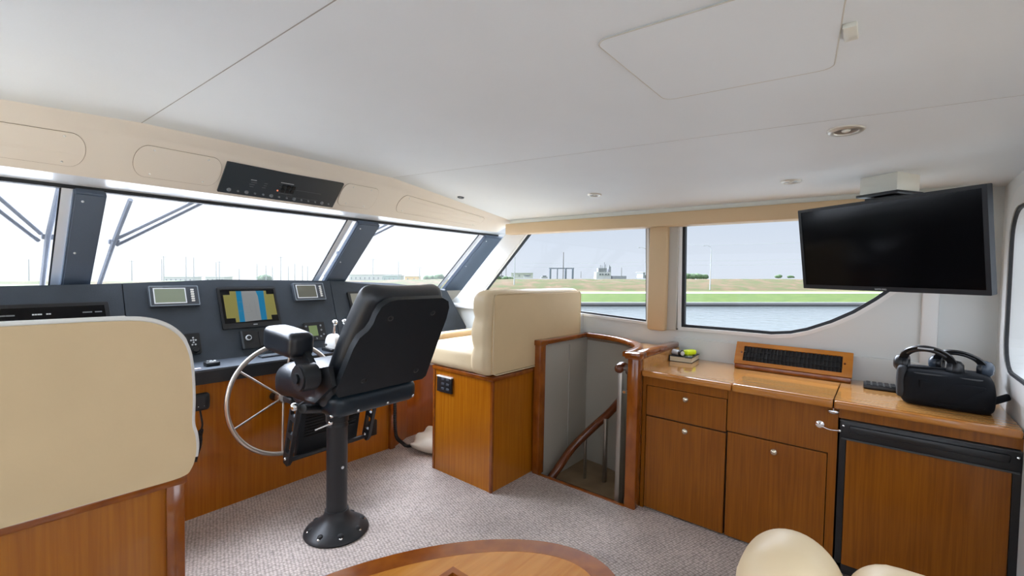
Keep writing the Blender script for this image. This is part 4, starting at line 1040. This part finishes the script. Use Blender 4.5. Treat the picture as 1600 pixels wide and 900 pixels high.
# black bag
bg_ = thing('camera_bag', (2.93, -.25, .866), 'soft black camera bag standing on the worktop by the aft wall', 'bag')
BAGM = mat('black_nylon', (.0045, .006, .009), .8, spec=.25, bump=(40, .25))
def bf(p, u):
    p = p.copy(); k = .008 * math.sin(6 * u[1] + 3 * u[2]); p.x += k * (1 if u[0] > 0 else -1) * (1 - u[2] ** 2)
    p.y *= 1 - .05 * max(0, u[2]); p.x *= 1 - .08 * max(0, u[2]); return p
Tg = Matrix.Translation((2.94, -.245, .8665)) @ RZ(-4) @ Matrix.Diagonal((1, .84, 1, 1))
b = NB(); puff(b, (0, 0, .082), (.24, .37, .165), .035, (.01, .008, .004), None, 18, bf); b.transform(Tg); bagb = obj('body', b, BAGM, bg_, smooth=80)
b = NB(); puff(b, (-.005, .185, .10), (.21, .04, .15), .018, (.0, .008, .0), None, 10); b.transform(Tg); obj('side_pocket', b, mat('black_nylon_lighter', (.02, .022, .026), .7), bg_, smooth=80)
b = NB(); pts = [(x, y, .15) for x, y in rr(-.105, -.16, .105, .165, .04, 5)]; tube(b, pts, .004, 6, closed=True); b.transform(Tg); obj('zipper', b, mat('zip_grey', (.05, .055, .06), .35), bg_, smooth=60)
b = NB(); puff(b, (-.115, -.02, .075), (.018, .26, .10), .008, (.006, 0, 0), None, 10); b.transform(Tg); obj('front_pocket', b, BAGM, bg_, smooth=80)
b = NB(); puff(b, (-.07, -.205, .075), (.022, .075, .03), .009, T=RZ(15) @ RX(-25)); b.transform(Tg); obj('strap_tab', b, BAGM, bg_, smooth=80)
b = NB(); tube(b, spline([(-.05, .165, .15), (-.06, .13, .168), (-.055, .02, .176), (-.06, -.05, .17)]), .006, 8); b.transform(Tg); obj('carry_handle', b, BAGM, bg_, smooth=80)
# two headsets on the bag
def headset(name, loc, rz, tilt, label, sc=1.0, silver=False):
    th = thing(name, loc, label, 'headphones', 'black headsets on top of the bag')
    T = Matrix.Translation(Vector(loc)) @ RZ(rz) @ RX(tilt) @ Matrix.Scale(sc, 4)
    pts = [Vector((.078 * math.cos(a), 0, .085 * math.sin(a))) for a in np.linspace(-.2, math.pi + .2, 26)]
    b = NB(); tube(b, pts, 0, sec=[(-.014, -.004), (.014, -.004), (.014, .004), (-.014, .004)], up=(0, 1, 0)); 
    b.transform(T); hb_ = obj('headband', b, BLK, th, smooth=50)
    b = NB(); tube(b, [p * .93 for p in pts[6:-6]], .009, 8); b.transform(T); obj('band_padding', b, BLKL, th, smooth=80)
    for s in (-1, 1):
        b = NB(); lathe(b, [(0, .030), (.022, .028), (.034, .018), (.038, .0), (.034, -.006)], T @ Matrix.Translation((s * .082, 0, -.02)) @ RY(90 * s), 22); obj('ear_cup', b, BLK if not silver else mat('dark_blue_cup', (.06, .08, .11), .25), th, smooth=60)
        b = NB(); lathe(b, [(.036, .0), (.040, -.008), (.034, -.020), (.020, -.020), (.015, -.008), (0, -.008)], T @ Matrix.Translation((s * .080, 0, -.02)) @ RY(90 * s), 22); obj('ear_cushion', b, BLKL, th, smooth=60)
    b = NB(); tube(b, spline([(-.09, .0, -.03), (-.08, -.05, -.045), (-.02, -.085, -.04)]), .0035, 6); b.transform(T); obj('microphone_boom', b, BLKM, th, smooth=60)
    return th, T
th, T = headset('headset', (2.91, -.175, 1.062), 80, -40, 'black headset with silver marked band lying on the left of the bag', 1.12)
th.location = th.location
b = NB(); puff(b, (.0, -.0, .091), (.05, .02, .004), .0015); b.transform(T); obj('band_label', b, mat('silver_plastic', (.6, .62, .65), .3), th, smooth=60)
headset('headset', (2.97, -.29, 1.066), 72, -48, 'second black headset with bluish cups at the right end of bag', 1.0, True)

# ================================================================== TELEVISION
tl_, tr_ = Vector((2.825, .345)), Vector((2.39, -.295))
u_ = (tr_ - tl_).normalized(); tvw = (tr_ - tl_).length
cen2 = (tl_ + tr_) / 2
TT = frame((cen2.x, cen2.y, 1.60), (u_.x, u_.y, 0), (0, 0, 1))   # u to picture right, v up, normal towards viewer
nn = TT.to_3x3().col[2]
TT = Matrix.Translation((cen2.x, cen2.y, 1.605)) @ Matrix(((u_.x, 0, nn.x, 0), (u_.y, 0, nn.y, 0), (0, 1, 0, 0), (0, 0, 0, 1))) @ RX(8.5)
tv = thing('television', (cen2.x, cen2.y, 1.40), 'black flat television hanging from the ceiling over the side window', 'television')
hw, hh_ = tvw / 2, .207
obj('back_case', poly(NB(), rr(-hw + .03, -hh_ + .03, hw - .03, hh_ - .03, .02, 4), TT, -.055, -.02), BLKM, tv)
obj('bezel', poly(NB(), rr(-hw, -hh_, hw, hh_, .004, 3), TT, -.03, .0, holes=[qd(-hw + .016, -hh_ + .02, hw - .016, hh_ - .014)]), mat('tv_bezel', (.012, .014, .019), .45), tv)
obj('screen', poly(NB(), qd(-hw + .015, -hh_ + .019, hw - .015, hh_ - .013), TT, -.02, -.003), SCRB, tv)
text('brand_lettering', 'SAMSUNG', .011, TT @ Matrix.Translation((.0, -hh_ + .009, .0004)), WTXT, tv, .0003)
mt = thing('television_mount', (2.80, .02, 1.86), 'cream ceiling box with black plate holding the television', 'mount')
Rt = Matrix.Translation((2.84, -.005, 0)) @ RZ(math.degrees(math.atan2(u_.y, u_.x)) + 90)
def rb_(lo, hi, bev=0): b = b2(NB(), lo, hi, bev); b.transform(Rt); return b
obj('ceiling_box', rb_((-.075, -.085, 1.868), (.075, .085, 1.975), .004), CREAMP, mt, smooth=40)
obj('black_plate', rb_((-.085, -.095, 1.855), (.085, .095, 1.868), .003), BLK, mt, smooth=40)
obj('lower_plate', rb_((-.06, -.07, 1.838), (.06, .07, 1.850), .003), BLK, mt)
b = NB(); cyl(b, Rt @ Vector((0, 0, 1.56)), Rt @ Vector((0, 0, 1.856)), .018); obj('pole', b, BLK, mt, smooth=50)
bp_ = Rt @ Vector((0, 0, 1.60)); q2 = TT @ Vector((.0, 0, -.055))
b = NB(); cyl(b, bp_, q2, .016); obj('swivel_arm', b, BLK, mt)

# ================================================================== TABLE AND SETTEE
TZ = .62
def sup(cx, cy, rx, ry, n, N=72, rot=0):
    out = []
    for i in range(N):
        a = 2 * math.pi * i / N; c_, s_ = math.cos(a), math.sin(a)
        x = rx * abs(c_) ** (2 / n) * (1 if c_ > 0 else -1); y = ry * abs(s_) ** (2 / n) * (1 if s_ > 0 else -1)
        r_ = math.radians(rot); out.append((cx + x * math.cos(r_) - y * math.sin(r_), cy + x * math.sin(r_) + y * math.cos(r_)))
    return out
tab = thing('saloon_table', (.56, .52, 0), 'oval varnished wooden table with dark red edge and square recess', 'table')
o_ = sup(.64, .80, .556, .313, 2.0, 90, -23.7); i_ = sup(.64, .80, .49, .25, 2.0, 90, -23.7)
rec = [(.62, .70), (.862, .70), (.862, .908), (.62, .908)]
recI = [(.638, .718), (.844, .718), (.844, .890), (.638, .890)]
obj('rim', poly(NB(), o_, I4, TZ - .04, TZ, holes=[i_], bev=.004), WOODD, tab, smooth=40)
obj('table_top', poly(NB(), i_, I4, TZ - .035, TZ - .0006, holes=[rec]), WOODTB, tab)
obj('recess_frame', poly(NB(), rec, I4, TZ - .10, TZ - .0002, holes=[recI]), WOODD, tab)
obj('recess_floor', poly(NB(), rec, I4, TZ - .105, TZ - .095), WOODDK, tab)
b = NB(); lathe(b, [(0, 0), (.24, 0), (.24, .015), (.06, .04), (.05, .07), (.05, .50), (.09, .51), (.09, .515), (0, .515)], Matrix.Translation((.60, .78, 0)), 28); obj('pedestal', b, STEEL, tab, smooth=45)
# L settee to starboard of the table
sc_ = thing('settee', (1.45, -.1, 0), 'cream leather settee corner with rounded backrest at bottom right', 'settee')
obj('base_panel', b2(NB(), (1.02, -.44, 0), (1.60, .20, .30)), WOODV, sc_)
b = NB(); puff(b, (1.22, -.12, .38), (.40, .62, .16), .05, (.01, .01, .015)); obj('seat_cushion', b, LEATH, sc_, smooth=80)
b = NB(); puff(b, (1.40, .165, .515), (.30, .235, .45), .115, (.01, .01, .01), RZ(0), 18); obj('end_cushion', b, LEATH, sc_, smooth=80, label='tall rounded bolster at the end of the backrest')
b = NB(); puff(b, (1.43, -.195, .523), (.24, .49, .41), .10, (.01, .0, .01), None, 18); obj('backrest', b, LEATH, sc_, smooth=80)

# ================================================================== OUTSIDE
# world level tilts against the trimmed boat; d = distance along the view axis, s = to the right of it
VF = Vector((.771, .636)).normalized(); VR = Vector((VF.y, -VF.x))
def out(d, s, z):  # z relative to eye level at the boat
    x, y = VF.x * d + VR.x * s, VF.y * d + VR.y * s
    return Vector((x, y, H + z - .0244 * y))
def ground(name, d0, d1, z0, z1, m, label=None, cat=None, s0=-900, s1=900, n=8, thick=.5):
    b = NB()
    for i in range(n):
        sa, sb = s0 + (s1 - s0) * i / n, s0 + (s1 - s0) * (i + 1) / n
        hexa(b, [out(d0, sa, z0), out(d0, sb, z0), out(d1, sb, z1), out(d1, sa, z1)], (0, 0, -thick))
    return obj(name, b, m, label=label, cat=cat, kind='structure')
WAT = D.materials.new('rippled_water'); WAT.use_nodes = True
nt = WAT.node_tree; bb = nt.nodes['Principled BSDF']; bb.inputs['Base Color'].default_value = (.12, .14, .14, 1); bb.inputs['Roughness'].default_value = .10; bb.inputs['Specular IOR Level'].default_value = .55
g_ = nt.nodes.new('ShaderNodeNewGeometry'); n_1 = nt.nodes.new('ShaderNodeTexNoise'); n_1.inputs['Scale'].default_value = .9; n_1.inputs['Detail'].default_value = 6
nt.links.new(g_.outputs['Position'], n_1.inputs[0]); bpn = nt.nodes.new('ShaderNodeBump'); bpn.inputs['Strength'].default_value = .6; bpn.inputs['Distance'].default_value = .12
nt.links.new(n_1.outputs[0], bpn.inputs['Height']); nt.links.new(bpn.outputs[0], bb.inputs['Normal'])
GRASS = mat('bank_grass', (.055, .085, .021), .9, noise=(.35, .32, (1, 1, 1)), spec=.1)
DRY = mat('dry_berm_soil', (.085, .068, .040), .9, noise=(.16, .38, (1, 1, 3.5)), spec=.1)
def two_tone(name, c1, c2, sc, det=5, st=(1, 1, 1), w=.12):
    m = mat(name, c1, .95, spec=.05); nt = m.node_tree; b = nt.nodes['Principled BSDF']
    g = nt.nodes.new('ShaderNodeNewGeometry'); mp = nt.nodes.new('ShaderNodeMapping'); mp.inputs['Scale'].default_value = st; nt.links.new(g.outputs['Position'], mp.inputs[0])
    n = nt.nodes.new('ShaderNodeTexNoise'); n.inputs['Scale'].default_value = sc; n.inputs['Detail'].default_value = det; n.inputs['Roughness'].default_value = .7; nt.links.new(mp.outputs[0], n.inputs[0])
    r = nt.nodes.new('ShaderNodeValToRGB'); r.color_ramp.elements[0].position = .5 - w; r.color_ramp.elements[1].position = .5 + w
    r.color_ramp.elements[0].color = (*c1, 1); r.color_ramp.elements[1].color = (*c2, 1)
    e = r.color_ramp.elements.new(.5); e.color = (*[(p + q) / 2 * .92 for p, q in zip(c1, c2)], 1)
    nt.links.new(n.outputs[0], r.inputs[0]); nt.links.new(r.outputs[0], b.inputs['Base Color']); return m
DRY = two_tone('dry_berm_soil_and_weeds', (.062, .075, .030), (.115, .080, .050), .22, 6, (1, 1, 5.0), .10)
GRASS = two_tone('bank_grass_patches', (.036, .066, .016), (.080, .105, .028), .8, 6)
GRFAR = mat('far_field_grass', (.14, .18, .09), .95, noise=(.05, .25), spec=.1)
CONC = mat('pale_road_concrete', (.22, .215, .20), .8); CONCD = mat('wet_seawall', (.075, .08, .085), .7)
b = NB(); sheet(b, 24, 24, lambda u, v: (lambda x, y: Vector((x, y, H - 3.5 - .0244 * y)))(-900 + 1800 * u, -900 + 1800 * v)); obj('water', b, WAT, **ST)
D1 = 60.
ground('seawall', D1, D1 + .8, -2.95, -2.95, mat('seawall_cap', (.17, .17, .17), .8), thick=.28)
ground('seawall_face', D1 + .15, D1 + .7, -3.2, -3.2, CONCD, thick=.6)
ground('ground_bank', D1 + .8, 101, -2.98, -2.98, GRASS)
ground('road', 101, 112, -2.93, -2.93, CONC)
ground('ground_verge', 112, 121, -2.98, -2.85, mat('verge_grass', (.115, .125, .05), .9, noise=(.1, .25), spec=.1))
b = NB()   # bumpy dry berm, green on its forward part
NS, ND = 150, 10
def berm(u, v):
    s = -160 + 420 * u; d = 121 + 26 * v
    k = .35 * math.sin(s * .11) + .25 * math.sin(s * .37 + 1) + .12 * math.sin(s * .9)
    z = -2.85 + (3.25 + .3 * k * v) * min(1, v * 1.35) ** .8 + .12 * math.sin(s * .8 + v * 9) * (v > .05)
    z = min(z, .45); 
    fade = max(0, min(1, (s + 62) / 40)); z = -2.85 + (z + 2.85) * (.78 + .22 * fade)
    return out(d, s, z)
sheet(b, NS, ND, berm); obj('ground_berm', b, DRY, smooth=80, **ST)
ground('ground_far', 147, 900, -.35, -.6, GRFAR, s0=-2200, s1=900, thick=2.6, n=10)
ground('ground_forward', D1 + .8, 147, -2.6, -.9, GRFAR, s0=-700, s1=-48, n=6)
POLE = mat('weathered_pole', (.10, .10, .10), .8); POLEG = mat('galvanised_pole', (.28, .30, .31), .6)
LEAFD = mat('bush_leaves', (.045, .08, .03), .9, noise=(.8, .4)); 
def at_px(px, d):   # lateral offset for a picture column at distance d
    return (px - 800) / F * d
def zpy(px, py, d):
    hzn = 450 - F * CMrow(px)
    return 0
def zrel(py, px, d):  # height relative to eye so that it shows at py
    s = at_px(px, d); x, y = VF.x * d + VR.x * s, VF.y * d + VR.y * s
    r = ray(px, py); r = r / math.hypot(r[0], r[1]) * math.hypot(x, y); return r[2] + .0244 * y
def P3(px, py, d):
    s = at_px(px, d); z = zrel(py, px, d); return out(d, s, z)
def street_lamp(px, d, ptop, pbase, label):
    th = thing('street_lamp', P3(px, pbase, d), label, 'street lamp', 'street lamps along the far road')
    base, top = P3(px, pbase, d), P3(px, ptop, d)
    b = NB(); cyl(b, base, Vector((base.x, base.y, top.z - .8)), .16, 8, .10); obj('pole', b, POLEG, th, smooth=50)
    b = NB(); q0 = Vector((base.x, base.y, top.z - .8)); w = Vector((VR.x, VR.y, 0))
    tube(b, spline([q0, q0 + Vector((0, 0, .6)) - w * .2, q0 + Vector((0, 0, .95)) - w * 1.0, q0 + Vector((0, 0, 1.0)) - w * 1.8]), .06, 6); obj('arm', b, POLEG, th, smooth=50)
    b = NB(); bx(b, q0 + Vector((0, 0, .95)) - w * 2.0, (.8, .35, .14), .04); obj('lamp_head', b, POLEG, th)
street_lamp(1109, 118, 385, 453, 'tall street lamp seen through the aft side window')
street_lamp(803, 118, 397, 445, 'street lamp seen at the front of forward side window')
street_lamp(1008, 118, 388, 430, 'street lamp beside the tan post in forward side window')
def upole(px, d, ptop, pbase, label, r=.14, arms=1, m=POLE):
    base = P3(px, pbase, d); top = P3(px, ptop, d)
    th = thing('utility_pole', base, label, 'utility pole', 'thin utility poles on the far shore')
    b = NB(); cyl(b, base, Vector((base.x, base.y, top.z)), r * 1.2, 7, r * .8); obj('pole', b, m, th, smooth=50)
    for k in range(arms):
        b = NB(); z = top.z - .5 - k * 1.1; w = Vector((VR.x, VR.y, 0)) * 1.1; bx(b, (base.x, base.y, z), (2.2, .14, .14), 0, RZ(math.degrees(math.atan2(VR.y, VR.x)))); obj('crossarm', b, m, th)
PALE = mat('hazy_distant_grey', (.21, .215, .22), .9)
pole_list = [(44, 405, 0), (205, 407, 1), (252, 405, 0), (255, 400, 1), (290, 401, 0), (302, 402, 0), (337, 410, 0), (342, 408, 1), (373, 420, 0), (401, 412, 0), (415, 415, 0), (425, 416, 0), (438, 401, 1), (450, 416, 0), (460, 412, 0), (472, 415, 0), (480, 416, 0), (582, 404, 1), (622, 408, 0), (655, 417, 1)]
for i, (px, pt, ar) in enumerate(pole_list):
    if px < 100: w_ = 'beyond the port pane, left of the first pillar'
    elif px < 360: w_ = 'beyond the left half of the centre windshield'
    elif px < 500: w_ = 'beyond the right half of the centre windshield'
    else: w_ = 'beyond the starboard windshield pane'
    rank = sum(1 for q in pole_list[:i] if (q[0] < 100, q[0] < 360, q[0] < 500) == (px < 100, px < 360, px < 500))
    ords = ('first', 'second', 'third', 'fourth', 'fifth', 'sixth', 'seventh', 'eighth', 'ninth')[rank]
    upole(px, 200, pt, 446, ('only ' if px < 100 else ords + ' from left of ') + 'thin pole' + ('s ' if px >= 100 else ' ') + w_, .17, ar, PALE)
upole(879, 158, 394, 436, 'dark utility pole behind the steel gantry', .16, 0); upole(783, 160, 413, 434, 'thin pole right of the starboard strut', .12, 0); upole(970, 160, 418, 434, 'thin pole right of the moored ship', .12, 0)
upole(907, 160, 424, 434, 'short pole between the gantry and the ship', .10, 0); upole(790, 190, 398, 434, 'tall thin pole right of the starboard strut', .10, 0)
# power lines
for kk, (pa_, pb_) in enumerate((((1040, 407), (1262, 405)), ((1040, 383), (1262, 379)), ((815, 411), (1010, 409)), ((815, 417), (1010, 415)), ((1040, 414), (1262, 412)))):
    a_, c_ = P3(pa_[0], pa_[1], 190), P3(pb_[0], pb_[1], 190); m_ = (a_ + c_) / 2 - Vector((0, 0, .4))
    obj('power_line', tube(NB(), spline([a_, m_, c_]), .035, 5), POLEG, label=('middle of three power lines in the aft side window', 'highest of three power lines in the aft side window', 'upper of two power lines in the forward side window', 'lower of two power lines in the forward side window', 'lowest of three power lines in the aft side window')[kk], cat='power line', group='power lines outside the side windows')
# steel gantry
gd = 150
ga = thing('steel_gantry', P3(874, 436, gd), 'flat-topped dark steel frame standing beyond the forward side window', 'gantry')
gm = mat('gantry_blue_grey', (.06, .08, .10), .7)
for k, (px) in enumerate((859, 870, 883, 894)):
    b = NB(); base, top = P3(px, 436, gd), P3(px, 419, gd); w_ = .22 if k != 1 else .12; b2(b, (base.x - w_, base.y - w_, base.z), (base.x + w_, base.y + w_, top.z)); obj('leg', b, gm, ga)
a_, c_ = P3(857, 420, gd), P3(896, 420, gd); b = NB(); hexa(b, [a_, c_, c_ + Vector((1.5, 1.2, 0)), a_ + Vector((1.5, 1.2, 0))], (0, 0, .3)); obj('roof_beam', b, gm, ga)
# ship behind the berm
sd = 200
shp = thing('ship', P3(945, 434, sd), 'grey and white ship superstructure with masts beyond the berm', 'ship')
def pbox(name, th, px0, px1, py0, py1, d, m, dep=3):
    a_, c_ = P3(px0, py1, d), P3(px1, py1, d); t_ = P3(px0, py0, d); z = t_.z - a_.z
    b = NB(); q0 = Vector((VF.x, VF.y, 0)) * dep; hexa(b, [a_, c_, c_ + q0, a_ + q0], (0, 0, z)); return obj(name, b, m, th) if th else obj(name, b, m)
SG = mat('ship_grey', (.16, .165, .19), .7); SW_ = mat('ship_white', (.33, .33, .35), .7)
pbox('superstructure', shp, 931, 954, 425, 436, sd, SW_, 6); pbox('bridge', shp, 934, 947, 419, 425, sd, SG, 4); pbox('stack', shp, 950, 953, 416, 425, sd, SG, 2); pbox('deck_house', shp, 956, 978, 431, 436, sd, SG, 4)
for px, pt in ((935, 418), (937, 414), (939.5, 415), (943, 410), (945, 413), (951, 414), (953, 417), (970, 424)):
    b = NB(); cyl(b, P3(px, 425, sd), P3(px, pt, sd), .16, 6); obj('mast', b, SG, shp)
for px in (936, 940, 945, 949): pbox('cabin_window', shp, px, px + 2, 427.5, 430, sd - .3, GREYP, .3)
# buildings and vehicles far off
def bld(px0, px1, py0, py1, d, m, label, name='warehouse', cat='building', roof=True):
    th = thing(name, P3((px0 + px1) / 2, py1, d), label, cat)
    pbox('wall', th, px0, px1, py0, py1, d, m, 12)
    if roof: pbox('roof', th, px0 - .5, px1 + .5, py0 - .8, py0, d - .5, mat('roof_pale', (.33, .33, .33), .8), 13)
    k = max(2, int((px1 - px0) / 7))
    for i in range(k):
        x_ = px0 + (px1 - px0) * (i + .35) / k; pbox('window', th, x_, x_ + 1.6, py0 + (py1 - py0) * .3, py0 + (py1 - py0) * .6, d - .3, mat('far_window', (.15, .16, .17), .5), .3)
bld(545, 622, 429.5, 441, 420, mat('far_pale_wall', (.36, .36, .35), .9), 'long pale low warehouse beyond the starboard windshield pane')
bld(597, 625, 431, 442, 380, mat('far_green_wall', (.22, .27, .26), .9), 'small grey-green shed in front of the pale warehouse')
bld(632, 652, 432, 442, 380, mat('far_orange_wall', (.50, .32, .14), .9), 'small orange building left of the round bushes')
bld(255, 300, 433, 443, 420, mat('far_pale_wall', (.36, .36, .35), .9), 'faint white boathouse beyond left half of centre windshield')
bld(320, 350, 433, 443, 420, mat('far_pale_wall', (.36, .36, .35), .9), 'faint white boathouse beyond middle of centre windshield')
bld(798, 832, 427, 435, 260, mat('far_pale_wall', (.36, .36, .35), .9), 'low white building seen at the front of forward side window')
bld(1004, 1010, 426, 435, 230, SG, 'tiny grey shed beside the tan padded post')
def car(px, d, py, m, label):
    th = thing('car', P3(px, py, d), label, 'car', 'tiny parked cars on the berm')
    pbox('car_body', th, px - 5, px + 5, py - 2.6, py, d, m, 2); pbox('car_cabin', th, px - 2.6, px + 3, py - 4.4, py - 2.6, d + .2, GREYP, 1.5)
car(783, 175, 435, SW_, 'tiny white parked car right of the starboard strut'); car(823, 175, 434.5, SW_, 'tiny white parked car in front of the low white building'); car(850, 175, 435, PALE, 'tiny grey parked car left of the steel gantry')
def bush(px0, px1, pt, pb, d, label):
    th = thing('bush', P3((px0 + px1) / 2, pb, d), label, 'bush', 'low bushes on the horizon')
    b = NB(); n = max(4, int((px1 - px0) / 3.0)); rnd = random.Random(px0)
    for i in range(n):
        px = px0 + (px1 - px0) * (i + .5) / n; hpx = (pb - pt) * rnd.uniform(.55, 1); c_ = P3(px, pb - hpx * .45, d); r_ = hpx * d / F * .6
        t = NB(); bmesh.ops.create_icosphere(t, subdivisions=2, radius=r_)
        for v in t.verts: v.co *= rnd.uniform(.8, 1.15); 
        add(b, t, Matrix.Translation(c_) @ Matrix.Diagonal((1.3, 1.3, 1, 1)))
    obj('foliage', b, LEAFD, th, smooth=80)
    b = NB(); q = P3((px0 + px1) / 2, pb, d); cyl(b, q, q + Vector((0, 0, (pb - pt) * d / F * .5)), .15, 6); obj('stem', b, POLE, th)
bush(665, 687, 428, 440, 300, 'pair of merged round bushes beyond the starboard windshield')
bush(1068, 1103, 427, 435, 170, 'wide green bush beside the street lamp in aft side window'); bush(1211, 1218, 429, 434, 170, 'tiny dark bush near the television, left one'); bush(1230, 1240, 430, 434, 170, 'tiny dark bush near the television, right one')
bush(764, 800, 431, 438, 165, 'green bushes at the front end of the forward side window'); bush(405, 416, 429, 442, 330, 'pale round bush beyond right half of centre windshield')

# ---------------------------------------------------------- wipers outside the windshield
def GX(px, py, d=.05):
    P = G(0, 0, d); return hpl(px, py, P, GN)
WIP = mat('dark_wiper_metal', (.035, .05, .08), .5)
def wiper(arms, blade, pivot, label):
    th = thing('windshield_wiper', GX(*pivot), label, 'wiper', 'twin-arm windshield wipers')
    for (a_, c_) in arms:
        b = NB(); cyl(b, GX(*a_), GX(*c_), .0095, 8); obj('arm', b, WIP, th, smooth=50)
    t_, m_, e_ = blade
    b = NB(); tube(b, [GX(*t_), GX((t_[0] + m_[0]) / 2, (t_[1] + m_[1]) / 2, .055), GX(*m_), GX((e_[0] + m_[0]) / 2, (e_[1] + m_[1]) / 2, .055), GX(*e_)], .0125, 6); obj('blade', b, WIP, th, smooth=50)
    b = NB(); bx(b, GX(*m_, .07), (.05, .03, .03), .006); obj('blade_joint', b, WIP, th)
    b = NB(); cyl(b, GX((t_[0] * .7 + m_[0] * .3), (t_[1] * .7 + m_[1] * .3), .07), GX((e_[0] * .6 + m_[0] * .4), (e_[1] * .6 + m_[1] * .4), .07), .006, 6); obj('blade_spine', b, WIP, th)
wiper([((182, 383), (326, 312)), ((176, 376), (312, 311))], ((204, 312), (178, 378), (155, 445)), (170, 383), 'wiper on the left side of the centre windshield pane')
wiper([((64, 365), (-60, 258)), ((60, 376), (-60, 284))], ((93, 293), (75, 370), (66, 447)), (75, 372), 'wiper standing upright just left of the first dark pillar')
wiper([((540, 389), (626, 346)), ((545, 379), (614, 346))], ((556, 356), (531, 395), (508, 432)), (538, 386), 'wiper arms crossing the starboard windshield pane')
